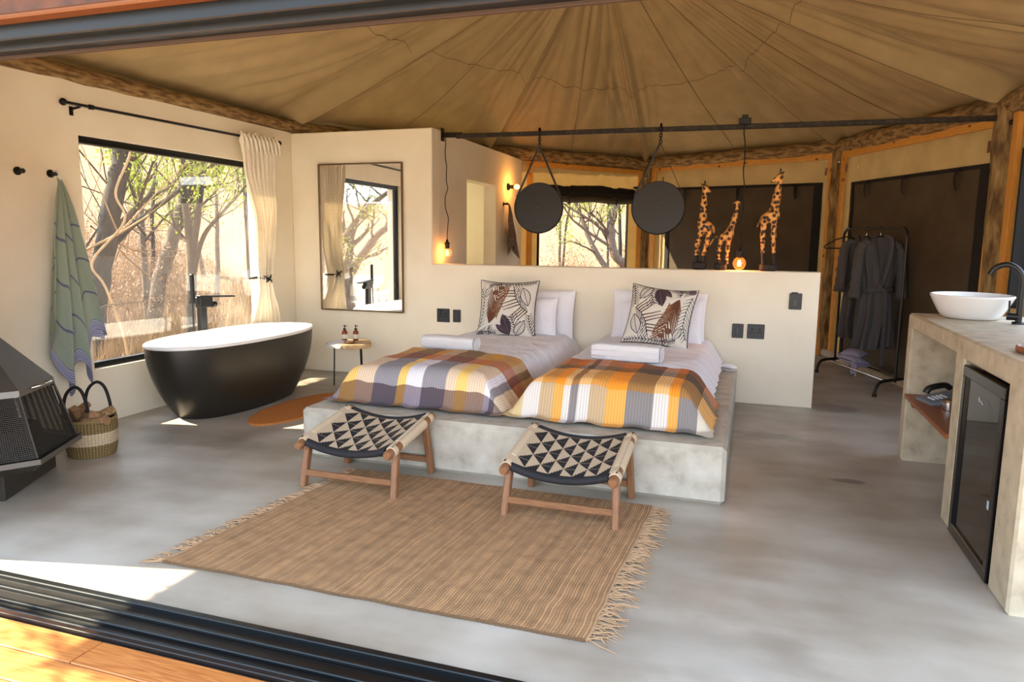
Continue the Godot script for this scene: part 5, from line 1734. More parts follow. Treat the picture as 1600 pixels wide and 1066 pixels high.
func rack_and_robes() -> void:
	var L := Vector3(2.255, 0, -2.0)
	var R := Vector3(2.64, 0, -0.89)
	var across := Vector3(0.185, 0, -0.18)
	var up := Vector3(0, 1.485, 0)
	var ax := (R - L).normalized()
	var o := thing("clothes_rail", "black tubular clothes rail standing before the dark mesh wall", "clothes rail", Vector3.ZERO)
	var pts := [L + Vector3(0, 0.11, 0), L + Vector3(0, 1.39, 0)]
	for k in 7:
		var t := PI * 0.5 * k / 6.0
		pts.append(L + up + ax * 0.09 * (1.0 - cos(t)) - Vector3(0, 0.09 * (1.0 - sin(t)), 0))
	for k in 7:
		var t := PI * 0.5 * k / 6.0
		pts.append(R + up - ax * 0.09 * (1.0 - sin(t)) - Vector3(0, 0.09 * (1.0 - cos(t)), 0))
	pts.append(R + Vector3(0, 0.11, 0))
	put("frame_tube", tube(MB.new(), pts, 0.0125, 12), M.black, o)
	for e in [L, R]:
		var c: Array = []
		for q in [[-1.0, 0.012], [-0.98, 0.06], [-0.82, 0.115], [-0.6, 0.13], [0.0, 0.132], [0.6, 0.13], [0.82, 0.115], [0.98, 0.06], [1.0, 0.012]]:
			c.append(e + across * float(q[0]) + Vector3(0, q[1], 0))
		put("foot", tube(MB.new(), curve(c, 4), 0.0145, 12), M.black, o)
		for s in [-1.0, 1.0]:
			put("foot_cap", tube(MB.new(), [e + across * s, e + across * s + Vector3(0, 0.03, 0)], 0.019, 12), M.black, o)
	for s in [-0.45, 0.45]:
		put("shelf_rail", tube(MB.new(), [L + across * s + Vector3(0, 0.128, 0), R + across * s + Vector3(0, 0.128, 0)], 0.008, 8), M.black_metal if s > 0 else M.chrome, o)
	var turn := 0.33
	var bar_at := func(t: float) -> Vector3: return L.lerp(R, t) + up
	make_hanger("empty black coat hanger at the rail's left end", bar_at.call(0.06), 0.12)
	make_hanger("black coat hanger inside the front robe's shoulders", bar_at.call(0.62), turn)
	make_hanger("black coat hanger inside the rear robe's shoulders", bar_at.call(0.40), turn)
	make_robe("grey bathrobe tied with a belt, nearest on the clothes rail", bar_at.call(0.62) + Vector3(0, -0.085, 0), turn, 31, true)
	var r2 := make_robe("grey bathrobe hanging behind the tied one on the clothes rail", bar_at.call(0.40) + Vector3(-0.02, -0.085, 0), turn, 37, false)
	r2.scale = Vector3(1, 0.93, 1)
	var fm := mat(Color(0.62, 0.63, 0.76), 0.95)
	var tw := thing("folded_towel", "pale lilac towel bundle lying on the rail's bottom bars", "towel", L.lerp(R, 0.34) + Vector3(0.02, 0.137, 0.0), "", atan2(-ax.z, ax.x))
	put("fold", pillow(0.42, 0.16, 0.085, 0.3, 41), fm, tw).transform = Transform3D(Basis(Vector3.RIGHT, PI / 2 - 0.15), Vector3(0.0, 0.04, 0.02))
	put("fold", pillow(0.26, 0.14, 0.08, 0.6, 43), fm, tw).transform = Transform3D(Basis(Vector3.UP, 0.4) * Basis(Vector3.RIGHT, PI / 2 + 0.25), Vector3(-0.08, 0.095, -0.02))
	put("hanging_corner", sheet(MB.new(), 8, 8, func(a, b): return Vector3(lerpf(0.10, 0.22, a), 0.05 - 0.13 * b + 0.01 * sin(a * 7.0), 0.085 + 0.015 * sin(a * 6.0 + b * 3.0))), fm, tw)

# ---------------------------------------------------------------- what hangs from the beam, stands on the low wall
func pendant(label: String, topp: Vector3, bulb: Vector3, r: float) -> void:
	var o := thing("pendant_lamp", label, "lamp", bulb, "bare bulb pendants")
	var t := topp - bulb
	var n := noise(int(bulb.x * 100), 1.0, 2)
	var pts := []
	for k in 15:
		var q := k / 14.0
		pts.append(t.lerp(Vector3(0, r + 0.075, 0), q) + Vector3(0.02 * n.get_noise_2d(q * 4.0, 0.0), 0, 0) * sin(PI * q) * 2.0)
	put("cord", tube(MB.new(), pts, 0.0045, 6), M.cord, o)
	put("socket", lathe(MB.new(), [Vector2(0.0, r - 0.008), Vector2(0.021, r - 0.008), Vector2(0.022, r + 0.03), Vector2(0.025, r + 0.034), Vector2(0.025, r + 0.05), Vector2(0.013, r + 0.058), Vector2(0.010, r + 0.08), Vector2(0.0, r + 0.08)], 18), M.black, o)
	var prof := []
	for k in 20:
		var a := lerpf(-PI / 2, PI / 2 - 0.36, k / 19.0)
		prof.append(Vector2(cos(a) * r, sin(a) * r))
	prof.append(Vector2(0.018, r))
	put("bulb_glass", lathe(MB.new(), prof, 28), M.amber_glass, o)
	var fil := MB.new()
	for k in 6:
		var a := TAU * k / 6.0
		tube(fil, [Vector3(cos(a) * 0.008, 0.028, sin(a) * 0.008), Vector3(cos(a + 0.4) * 0.013, -0.026, sin(a + 0.4) * 0.013)], 0.0035, 5)
	put("bulb_filament", fil, M.filament, o)
	var l := OmniLight3D.new()
	l.name = "bulb_light"
	l.light_color = Color(1.0, 0.62, 0.28)
	l.light_energy = 0.07 if bulb.x > 0.0 else 0.035
	l.light_size = 0.02
	l.omni_range = 12.0
	l.omni_attenuation = 2.0
	l.shadow_enabled = true
	o.add_child(l)

func make_giraffe(label: String, at: Vector3, bones: Array, head: Array, hooves: Array, base: Vector2, tail: Array) -> void:
	var o := thing("giraffe_statue", label, "statue", at, "carved giraffes on the headboard wall")
	put("giraffe_body", nets(bones, 0.006, 0.022), M.giraffe, o)
	var dark := mat(Color(0.10, 0.06, 0.04), 0.7)
	var hv := MB.new()
	for h in hooves:
		tube(hv, [h[0], h[1]], [0.011, 0.014], 10)
	put("hooves", hv, dark, o)
	var hd: Vector3 = head[0]
	var dir: float = head[1]
	for s in [-1.0, 1.0]:
		put("horn", tube(MB.new(), [hd + Vector3(-dir * 0.004, 0.01, s * 0.006), hd + Vector3(-dir * 0.006, 0.042, s * 0.012)], [0.005, 0.006], 8), dark, o)
		put("ear", ball(MB.new(), hd + Vector3(-dir * 0.020, 0.010, s * 0.024), Vector3(0.016, 0.006, 0.009), 10, 6, Basis(Vector3.BACK, -dir * 0.5)), dark, o)
	put("muzzle", ball(MB.new(), head[2], Vector3(0.011, 0.009, 0.010), 10, 8), mat(Color(0.35, 0.2, 0.1), 0.7), o)
	put("tail", tube(MB.new(), curve(tail, 4), 0.0055, 6), M.giraffe, o)
	put("tail_tuft", ball(MB.new(), tail[tail.size() - 1], Vector3(0.007, 0.016, 0.007), 8, 6), dark, o)
	var rb := RandomNumberGenerator.new()
	rb.seed = int(at.x * 1000)
	var ol := PackedVector2Array()
	for k in 12:
		var t := TAU * k / 12.0
		ol.append(Vector2(signf(cos(t)) * pow(absf(cos(t)), 0.6) * base.x * 0.5 * rb.randf_range(0.92, 1.05), signf(sin(t)) * pow(absf(sin(t)), 0.6) * 0.045 * rb.randf_range(0.92, 1.05)))
	put("base", slab(MB.new(), ol, base.y, 0.012, Transform3D(Basis(Vector3.RIGHT, Vector3.BACK, Vector3.DOWN), Vector3(0, base.y, 0))), dark, o)

func beam_things() -> void:
	var be := thing("hanging_rail", "long thin rusty iron rail spanning above the headboard wall", "rail", Vector3.ZERO)
	var A := Vector3(-1.26, 2.272, -0.05)
	var B := Vector3(3.06, 2.262, -0.10)
	put("rail_bar", bar(MB.new(), A, B, 0.040, 0.030, 0.004, Vector3.UP), M.iron, be)
	put("bracket_arm", bar(MB.new(), Vector3(-1.485, 2.315, -0.23), A + Vector3(0.05, 0.01, 0), 0.045, 0.022, 0.004, Vector3.UP), M.iron, be)
	put("bracket_plate", box(Vector3(-1.480, 2.32, -0.235), Vector3(0.012, 0.12, 0.07), 0.003), M.iron, be)
	put("end_plate", box(B + Vector3(0.0, 0.0, 0.0), Vector3(0.03, 0.15, 0.10), 0.006), M.iron, be)
	# discs
	for k in 2:
		var c: Vector3 = [Vector3(-0.467, 1.625, -0.05), Vector3(0.587, 1.622, -0.05)][k]
		var r := 0.222
		var o := thing("hanging_mirror", ["round black-backed mirror hung by a strap, left one, before the rear window", "round black-backed mirror hung by a strap, right one, nearer the giraffes"][k], "mirror", c, "round hanging mirrors")
		put("back_disc", lathe(MB.new(), [Vector2(0, -0.009), Vector2(r - 0.006, -0.009), Vector2(r - 0.001, -0.006), Vector2(r, 0.0), Vector2(r - 0.002, 0.004)], 72), M.disc, o).rotation = Vector3(-PI / 2, 0, 0)
		put("mirror_glass", lathe(MB.new(), [Vector2(r - 0.002, 0.004), Vector2(r - 0.012, 0.006), Vector2(0, 0.006)], 72), M.mirror, o).rotation = Vector3(-PI / 2, 0, 0)
		put("centre_screw", ball(MB.new(), Vector3(0, 0, 0.010), Vector3(0.004, 0.004, 0.003), 10, 6), M.chrome, o)
		var top := Vector3(0.0, 0.535, 0)
		var ta := 0.44
		var rim := []
		for j in 41:
			var t := lerpf(PI - ta, TAU + ta, j / 40.0)
			rim.append(Vector3(cos(t) * (r + 0.003), sin(t) * (r + 0.003), 0))
		put("rim_strap", tube(MB.new(), rim, 0.010, 6, true, false, Vector2(0.3, 1.0), Vector3.RIGHT), M.black, o)
		for s in [-1.0, 1.0]:
			var w := 0.0095 if k == 0 or s < 0 else 0.0025
			put("strap", tube(MB.new(), [top, Vector3(s * cos(ta) * (r + 0.003), sin(ta) * (r + 0.003), 0)], w, 6, true, false, Vector2(1.0, 0.4), Vector3.RIGHT), M.black, o)
		var n := 5
		var y0 := 0.535
		var y1 := 0.665
		for j in n:
			var y := lerpf(y0, y1, (j + 0.3) / n)
			var ringp := []
			for q in 12:
				var t := TAU * q / 12.0
				ringp.append(Vector3(cos(t) * 0.011 if j % 2 == 0 else 0.0, y + sin(t) * 0.018, cos(t) * 0.011 if j % 2 else 0.0))
			put("chain_link", tube(MB.new(), ringp, 0.0045, 6, false, true), M.black_metal, o)
		put("beam_shackle", tube(MB.new(), range(14).map(func(q): return Vector3(0.0, 0.655 + sin(TAU * q / 14.0) * 0.036, cos(TAU * q / 14.0) * 0.026)), 0.007, 6, false, true), M.black_metal, o)
	# pendants
	pendant("bare glowing bulb on a long cord at the left end of the rail", Vector3(-1.43, 2.30, -0.19), Vector3(-1.42, 1.21, -0.20), 0.048)
	pendant("bare glowing bulb hanging low among the giraffe statues", Vector3(1.252, 2.28, -0.06), Vector3(1.268, 1.167, -0.03), 0.053)
	var jb := thing("junction_box", "small black junction box on the iron rail above the right bulb", "box", Vector3(1.252, 2.305, -0.06))
	put("box_body", box(Vector3(0, 0, 0), Vector3(0.095, 0.05, 0.06), 0.004), M.black, jb)
	put("box_cap", box(Vector3(0, 0.035, 0), Vector3(0.05, 0.03, 0.04), 0.004), M.black, jb)
	# giraffes
	var sp := ntex(99, 0.052, 1, [[0.0, Color(0.13, 0.05, 0.02)], [0.36, Color(0.17, 0.07, 0.03)], [0.42, Color(0.84, 0.58, 0.27)], [1.0, Color(0.90, 0.68, 0.38)]], 256, FastNoiseLite.TYPE_CELLULAR)
	(sp.noise as FastNoiseLite).cellular_return_type = FastNoiseLite.RETURN_DISTANCE
	(sp.noise as FastNoiseLite).cellular_jitter = 0.75
	M.giraffe = tmat(sp, Vector3(2.05, 2.05, 2.05), 0.55)
	M.giraffe.uv1_world_triplanar = false
	var V := func(x, y, z = 0.0): return Vector3(x, y, z)
	make_giraffe("carved giraffe with a long neck facing right, leftmost of three", Vector3(0.949, 1.108, -0.06), [
		[V.call(0.010, 0.335, 0.018), V.call(-0.026, 0.215, 0.02), 0.027, 0.016], [V.call(-0.026, 0.215, 0.02), V.call(-0.032, 0.12, 0.02), 0.016, 0.013], [V.call(0.010, 0.335, -0.018), V.call(-0.02, 0.215, -0.02), 0.027, 0.016], [V.call(-0.02, 0.215, -0.02), V.call(-0.026, 0.12, -0.02), 0.016, 0.013],
		[V.call(0.065, 0.34, 0.014), V.call(0.05, 0.22, 0.02), 0.026, 0.016], [V.call(0.05, 0.22, 0.02), V.call(0.022, 0.12, 0.02), 0.016, 0.012], [V.call(0.065, 0.34, -0.014), V.call(0.055, 0.22, -0.02), 0.026, 0.016], [V.call(0.055, 0.22, -0.02), V.call(0.03, 0.12, -0.02), 0.016, 0.012],
		[V.call(0.012, 0.375), V.call(0.070, 0.355), 0.044, 0.034], [V.call(0.010, 0.40), V.call(0.012, 0.53), 0.034, 0.024], [V.call(0.012, 0.53), V.call(0.016, 0.67), 0.024, 0.018], [V.call(0.018, 0.678), V.call(0.056, 0.645), 0.021, 0.011]],
		[V.call(0.018, 0.69), 1.0, V.call(0.060, 0.640)], [[V.call(-0.032, 0.125, 0.02), V.call(-0.028, 0.06, 0.02)], [V.call(-0.026, 0.125, -0.02), V.call(-0.022, 0.06, -0.02)], [V.call(0.022, 0.125, 0.02), V.call(0.022, 0.06, 0.02)], [V.call(0.03, 0.125, -0.02), V.call(0.03, 0.06, -0.02)]], Vector2(0.118, 0.068), [V.call(0.095, 0.37), V.call(0.106, 0.34), V.call(0.100, 0.29)])
	make_giraffe("smallest carved giraffe, leaning, in the middle of the three", Vector3(1.116, 1.108, -0.06), [
		[V.call(0.0, 0.265, 0.014), V.call(-0.016, 0.17, 0.016), 0.020, 0.013], [V.call(-0.016, 0.17, 0.016), V.call(-0.016, 0.085, 0.016), 0.013, 0.011], [V.call(0.0, 0.265, -0.014), V.call(-0.010, 0.17, -0.016), 0.020, 0.013], [V.call(-0.010, 0.17, -0.016), V.call(-0.010, 0.085, -0.016), 0.013, 0.011],
		[V.call(0.060, 0.27, 0.014), V.call(0.050, 0.18, 0.016), 0.022, 0.013], [V.call(0.050, 0.18, 0.016), V.call(0.047, 0.08, 0.016), 0.013, 0.010], [V.call(0.060, 0.27, -0.014), V.call(0.055, 0.18, -0.016), 0.022, 0.013], [V.call(0.055, 0.18, -0.016), V.call(0.053, 0.08, -0.016), 0.013, 0.010],
		[V.call(0.015, 0.275), V.call(0.060, 0.295), 0.030, 0.036], [V.call(0.060, 0.31), V.call(0.095, 0.42), 0.030, 0.020], [V.call(0.095, 0.42), V.call(0.118, 0.535), 0.020, 0.014], [V.call(0.115, 0.553), V.call(0.085, 0.545), 0.019, 0.011]],
		[V.call(0.116, 0.565), -1.0, V.call(0.080, 0.543)], [[V.call(-0.016, 0.09, 0.016), V.call(-0.014, 0.05, 0.016)], [V.call(-0.010, 0.09, -0.016), V.call(-0.008, 0.05, -0.016)], [V.call(0.047, 0.085, 0.016), V.call(0.046, 0.05, 0.016)], [V.call(0.053, 0.085, -0.016), V.call(0.053, 0.05, -0.016)]], Vector2(0.115, 0.055), [V.call(-0.012, 0.285), V.call(-0.055, 0.265), V.call(-0.085, 0.215), V.call(-0.105, 0.175)])
	make_giraffe("tallest carved giraffe facing left, right of the hanging bulb", Vector3(1.494, 1.108, -0.06), [
		[V.call(-0.050, 0.40, 0.016), V.call(-0.058, 0.28, 0.02), 0.027, 0.017], [V.call(-0.058, 0.28, 0.02), V.call(-0.050, 0.14, 0.02), 0.017, 0.013], [V.call(-0.050, 0.40, -0.016), V.call(-0.052, 0.28, -0.02), 0.027, 0.017], [V.call(-0.052, 0.28, -0.02), V.call(-0.044, 0.14, -0.02), 0.017, 0.013],
		[V.call(0.022, 0.42, 0.016), V.call(0.024, 0.29, 0.02), 0.027, 0.017], [V.call(0.024, 0.29, 0.02), V.call(0.033, 0.15, 0.02), 0.017, 0.013], [V.call(0.022, 0.42, -0.016), V.call(0.030, 0.29, -0.02), 0.027, 0.017], [V.call(0.030, 0.29, -0.02), V.call(0.039, 0.15, -0.02), 0.017, 0.013],
		[V.call(-0.040, 0.425), V.call(0.015, 0.455), 0.040, 0.050], [V.call(0.018, 0.48), V.call(0.036, 0.61), 0.040, 0.027], [V.call(0.036, 0.61), V.call(0.052, 0.745), 0.027, 0.020], [V.call(0.048, 0.757), V.call(-0.002, 0.722), 0.024, 0.012]],
		[V.call(0.046, 0.775), -1.0, V.call(-0.008, 0.717)], [[V.call(-0.050, 0.15, 0.02), V.call(-0.040, 0.055, 0.02)], [V.call(-0.044, 0.15, -0.02), V.call(-0.034, 0.055, -0.02)], [V.call(0.033, 0.16, 0.02), V.call(0.040, 0.055, 0.02)], [V.call(0.039, 0.16, -0.02), V.call(0.045, 0.055, -0.02)]], Vector2(0.135, 0.062), [V.call(-0.075, 0.42), V.call(-0.092, 0.39), V.call(-0.105, 0.35)])
	# wall lamp, hook and towel on the partition
	var wl := thing("wall_lamp", "small black wall lamp with a glowing bulb on the partition", "lamp", Vector3(-1.485, 1.975, -2.18))
	put("mount", tube(MB.new(), [Vector3.ZERO, Vector3(0.018, 0, 0)], [0.045, 0.04], 20), M.black, wl)
	put("lampholder", tube(MB.new(), [Vector3(0.015, 0, 0), Vector3(0.08, 0, 0)], [0.022, 0.024], 16), M.black, wl)
	put("bulb", ball(MB.new(), Vector3(0.115, 0, 0), Vector3(0.034, 0.03, 0.03), 16, 12), M.bulb_warm, wl)
	var l := OmniLight3D.new()
	l.name = "bulb_light"
	l.position = Vector3(0.115, 0, 0)
	l.light_color = Color(1.0, 0.66, 0.30)
	l.light_energy = 0.11
	l.light_size = 0.03
	l.omni_range = 12.0
	l.omni_attenuation = 2.0
	l.shadow_enabled = true
	wl.add_child(l)
	var h := thing("wall_hook", "small black double hook with a brown towel on the partition", "hook", Vector3(-1.485, 1.765, -2.02))
	put("plate", tube(MB.new(), [Vector3.ZERO, Vector3(0.008, 0, 0)], 0.024, 16), M.black, h)
	put("peg", tube(MB.new(), [Vector3(0.0, 0, -0.03), Vector3(0.05, 0.0, -0.06)], [0.010, 0.012], 10), M.black, h)
	put("peg", tube(MB.new(), [Vector3(0.006, 0, 0), Vector3(0.055, 0.005, 0)], [0.010, 0.013], 10), M.black, h)
	var tw := thing("hand_towel", "taupe towel with a pale band hanging from the partition hook", "towel", Vector3(-1.475, 1.765, -2.05))
	var tn := noise(840, 1.0, 2)
	var tt := tex(paint(128, 256, func(x: int, y: int) -> Color:
		var v := y / 256.0
		var c := Color(0.52, 0.44, 0.38)
		if (v > 0.42 and v < 0.45) or (v > 0.80 and v < 0.83):
			c = Color(0.60, 0.53, 0.46)
		return c * (0.9 + 0.1 * sin(x * 2.1) * sin(y * 2.1))))
	hang_towel(tw, Vector3.ZERO, Vector3(0, 0, -1), Vector3(1, 0, 0), func(a, b):
		var bottom := [[0.0, 0.50], [0.2, 0.62], [0.38, 0.50], [0.6, 0.56], [0.82, 0.66], [1.0, 0.52]]
		var open := pow(b, 0.7)
		return Vector3(lerpf(-0.05, 0.42, a) * open, lerpn(bottom, a) * b, 0.05 + 0.03 * open * sin(a * TAU * 2.6 + 1.0) + 0.01 * tn.get_noise_2d(a * 6.0, b * 2.0)), tmat(tt, Vector3.ONE, 0.95, false))

# ---------------------------------------------------------------- outside
func leaf_mesh(w: float, l: float) -> ArrayMesh:
	var mb := MB.new()
	for p in [Vector3(0, 0, 0), Vector3(-w, l * 0.45, w * 0.5), Vector3(0, l, 0), Vector3(w, l * 0.45, w * 0.5), Vector3(0, l * 0.5, 0)]:
		mb.add(p)
	mb.tri(0, 1, 4)
	mb.tri(4, 1, 2)
	mb.tri(0, 4, 3)
	mb.tri(4, 2, 3)
	return mb.mesh()

func scatter(called: String, parent: Node3D, mesh: Mesh, m: Material, where: Array, smin: float, smax: float, r: RandomNumberGenerator, upright := false) -> MultiMeshInstance3D:
	var mm := MultiMesh.new()
	mm.transform_format = MultiMesh.TRANSFORM_3D
	mm.mesh = mesh
	mm.instance_count = where.size()
	for k in where.size():
		var b := Basis(Vector3.UP, r.randf() * TAU) * Basis(Vector3.RIGHT, r.randf_range(-0.5, 0.5) if upright else r.randf() * TAU)
		mm.set_instance_transform(k, Transform3D(b.scaled(Vector3.ONE * r.randf_range(smin, smax)), where[k]))
	var o := MultiMeshInstance3D.new()
	o.multimesh = mm
	o.material_override = m
	o.name = called
	(parent if parent else self).add_child(o, true)
	o.set_meta("kind", "stuff")
	return o

func grow(mb: MB, tips: Array, p: Vector3, d: Vector3, len: float, rad: float, depth: int, r: RandomNumberGenerator, wild: float) -> void:
	var pts := [p]
	var rs := [rad]
	var n := 4
	var q := p
	for k in n:
		d = (d + Vector3(r.randf_range(-1, 1), r.randf_range(-0.6, 1.0), r.randf_range(-1, 1)) * wild).normalized()
		q += d * len / n
		pts.append(q)
		rs.append(rad * lerpf(1.0, 0.55, (k + 1.0) / n))
	tube(mb, pts, rs, 6 if rad > 0.02 else 4, false)
	if depth <= 1:
		for k in range(1, n + 1):
			tips.append(pts[k])
	if depth <= 0:
		return
	for k in r.randi_range(2, 3):
		var i := r.randi_range(2, n)
		var dd := (d + Vector3(r.randf_range(-1, 1), r.randf_range(-0.4, 0.8), r.randf_range(-1, 1)) * 0.9).normalized()
		grow(mb, tips, pts[i], dd, len * r.randf_range(0.5, 0.8), rs[i] * 0.65, depth - 1, r, wild)

# paths: [[points, r0, r1], ...], the first is the trunk
func tree(called: String, label: String, group: String, category: String, base: Vector3, paths: Array, bark: Material, twig: Material, leafm: Material, leaves: int, depth: int, spread: float, seed_: int) -> Node3D:
	var r := RandomNumberGenerator.new()
	r.seed = seed_
	var o := thing(called, label, category, base, group)
	var tips := []
	var tw := MB.new()
	for k in paths.size():
		var pts: Array = curve(paths[k][0], 5)
		var loc := []
		var rad := []
		for j in pts.size():
			var t := j / float(pts.size() - 1)
			loc.append(pts[j] - base + Vector3(r.randf_range(-1, 1), 0, r.randf_range(-1, 1)) * float(paths[k][1]) * 0.12)
			rad.append(lerpf(paths[k][1], paths[k][2], t) * r.randf_range(0.92, 1.08) * (1.25 if j == 0 and k == 0 else 1.0))
		put("trunk" if k == 0 else "branch", tube(MB.new(), loc, rad, 12), bark, o)
		for j in range(int(loc.size() * 0.45), loc.size(), 2):
			var d: Vector3 = (loc[j] - loc[j - 1]).normalized()
			var dd := (d * 0.5 + Vector3(r.randf_range(-1, 1), r.randf_range(0.0, 0.9), r.randf_range(-1, 1))).normalized()
			grow(tw, tips, loc[j], dd, spread * r.randf_range(0.6, 1.0), maxf(float(rad[j]) * 0.4, 0.008), depth, r, 0.28)
		grow(tw, tips, loc[loc.size() - 1], (loc[loc.size() - 1] - loc[loc.size() - 2]).normalized(), spread, rad[rad.size() - 1] * 0.9, depth, r, 0.25)
	put("twigs", tw, twig, o).set_meta("kind", "stuff")
	var where := []
	for k in leaves:
		var t: Vector3 = tips[r.randi() % tips.size()]
		where.append(t + Vector3(r.randfn(), r.randfn(), r.randfn()) * 0.10)
	if leaves:
		scatter("leaves", o, M.leaf_shape, leafm, where, 0.6, 1.5, r)
	return o

func land(x: float, z: float) -> float:
	var d := Vector2(maxf(absf(x - 0.2) - 3.6, 0.0), maxf(absf(z - 0.3) - 5.0, 0.0)).length()
	var back := smoothstep(6.0, 46.0, d) * 9.0 if z < 6.0 else smoothstep(10.0, 60.0, d) * 5.0
	return -0.20 + back + 0.10 * land_noise.get_noise_2d(x * 0.35, z * 0.35) * smoothstep(0.3, 3.0, d)

var land_noise: FastNoiseLite
func outside() -> void:
	land_noise = noise(1000, 1.0, 3)
	var r := RandomNumberGenerator.new()
	r.seed = 1001
	M.leaf_shape = leaf_mesh(0.013, 0.045)
	var gm := MB.new()
	sheet(gm, 120, 120, func(a, b):
		var x := lerpf(-60, 60, 0.5 + 0.5 * signf(a - 0.5) * pow(absf(a * 2.0 - 1.0), 1.7))
		var z := lerpf(-60, 60, 0.5 + 0.5 * signf(b - 0.5) * pow(absf(b * 2.0 - 1.0), 1.7))
		return Vector3(x, land(x, z), z))
	struct("ground", gm, M.ground, "dry sunlit bush ground covered in leaf litter outside the tent", "ground")
	struct("ground_clearing", sheet(MB.new(), 40, 30, func(a, b):
		var x := lerpf(-9, 12, a)
		var z := lerpf(5.3, 19, b)
		return Vector3(x, land(x, z) + 0.03, z)), M.sand, "pale swept sand clearing before the open front", "ground")
	var P := func(x, y, z): return Vector3(x, y, z)
	# trees seen through the picture window
	var g := "trees beyond the picture window"
	tree("bush_tree", "thickest dark trunk, rising at the picture window's left side", g, "tree", Vector3(-5.30, -0.3, 0.54), [[[P.call(-5.30, -0.3, 0.54), P.call(-5.22, 0.58, 0.39), P.call(-5.16, 1.26, 0.27), P.call(-5.08, 1.87, 0.16), P.call(-5.03, 2.41, 0.06), P.call(-5.0, 3.4, -0.10)], 0.125, 0.085], [[P.call(-5.16, 1.15, 0.29), P.call(-5.0, 1.45, 0.05), P.call(-4.76, 1.80, -0.30), P.call(-4.43, 2.12, -0.53)], 0.038, 0.018]], M.bark_tree, M.twig, M.leaf, 3800, 2, 0.85, 11)
	tree("bush_tree", "pale leaning trunk in the middle of the picture window", g, "tree", Vector3(-6.55, -0.3, -1.62), [[[P.call(-6.55, -0.3, -1.62), P.call(-6.49, 0.62, -1.75), P.call(-6.37, 1.16, -1.87), P.call(-6.25, 1.69, -1.98), P.call(-6.13, 2.31, -2.12), P.call(-5.9, 3.4, -2.35)], 0.115, 0.06]], M.bark_pale, M.twig, M.leaf_dark, 1500, 2, 0.9, 12)
	tree("bush_tree", "slender forked tree behind the bath tap in the picture window", g, "tree", Vector3(-5.25, -0.3, -0.98), [[[P.call(-5.25, -0.3, -0.98), P.call(-5.28, 0.3, -1.03), P.call(-5.33, 1.1, -1.14), P.call(-5.47, 1.89, -1.21), P.call(-5.52, 2.45, -1.28), P.call(-5.6, 3.4, -1.38)], 0.06, 0.035], [[P.call(-5.33, 1.0, -1.13), P.call(-5.28, 1.66, -1.24), P.call(-5.25, 2.3, -1.34), P.call(-5.25, 3.3, -1.49)], 0.045, 0.025], [[P.call(-5.29, 0.85, -1.10), P.call(-5.2, 1.34, -1.22), P.call(-5.01, 1.62, -1.33), P.call(-4.72, 1.98, -1.47)], 0.035, 0.015]], M.bark_tree, M.twig, M.leaf, 1500, 2, 0.7, 13)
	var vine := tube(MB.new(), curve([P.call(-4.46, 2.6, 0.50), P.call(-4.46, 2.17, 0.54), P.call(-4.58, 1.76, 0.64), P.call(-4.48, 1.48, 0.65), P.call(-4.76, 1.08, 0.8), P.call(-4.62, 0.83, 0.79), P.call(-4.43, 0.3, 0.78), P.call(-4.40, -0.25, 0.77)], 6), 0.012, 6)
	solo("dry_vine", vine, M.twig_pale, "pale bare vine bending past the dark trunk outside the window", "vine")
	for k in 9:
		var q0 := Vector3(-5.0 - 0.32 * k, r.randf_range(0.5, 2.2), lerpf(0.9, -2.2, k / 8.0) + r.randf_range(-0.5, 0.5))
		var dv := Vector3(r.randf_range(-0.7, 0.7), r.randf_range(-0.4, 0.7), r.randf_range(-1.0, 1.0)).normalized()
		var bm := MB.new()
		var tps := []
		grow(bm, tps, q0 - dv * 0.7, dv, r.randf_range(1.3, 2.0), r.randf_range(0.012, 0.024), 2, r, 0.16)
		solo("bare_branch", bm, M.twig_pale if k % 2 else M.twig, "bare tangled branch crossing between the trunks beyond the picture window", "branch", "bare branches in the bush")
	tree("bush_tree", "big forked tree that shows in the tall framed mirror", g, "tree", Vector3(-5.35, -0.3, 4.9), [[[P.call(-5.35, -0.3, 4.9), P.call(-5.38, 0.3, 4.95), P.call(-5.42, 0.75, 5.0)], 0.12, 0.10], [[P.call(-5.42, 0.7, 5.0), P.call(-5.62, 1.05, 5.0), P.call(-5.35, 1.5, 5.0), P.call(-4.95, 1.9, 5.0), P.call(-4.4, 2.25, 5.0)], 0.085, 0.035], [[P.call(-5.40, 0.72, 5.0), P.call(-5.1, 1.02, 4.9), P.call(-4.75, 1.4, 4.9), P.call(-4.2, 1.75, 4.9)], 0.09, 0.04]], M.bark_pale, M.twig, M.leaf, 1500, 2, 0.9, 14)
	# behind the rear window
	g = "trees beyond the rear window"
	tree("bush_tree", "reddish forked tree in the middle of the rear window", g, "tree", Vector3(-0.55, -0.3, -7.9), [[[P.call(-0.55, -0.3, -7.9), P.call(-0.88, 0.75, -7.89), P.call(-1.18, 1.08, -7.8), P.call(-1.27, 1.61, -7.8), P.call(-1.25, 2.07, -7.85), P.call(-1.5, 2.2, -7.8)], 0.095, 0.07], [[P.call(-1.2, 1.2, -7.8), P.call(-1.6, 1.45, -7.7), P.call(-2.0, 1.75, -7.6)], 0.035, 0.02], [[P.call(-1.22, 1.35, -7.8), P.call(-1.6, 1.7, -7.7), P.call(-2.1, 2.0, -7.6)], 0.035, 0.018]], M.bark_pale, M.twig, M.leaf, 900, 2, 0.7, 21)
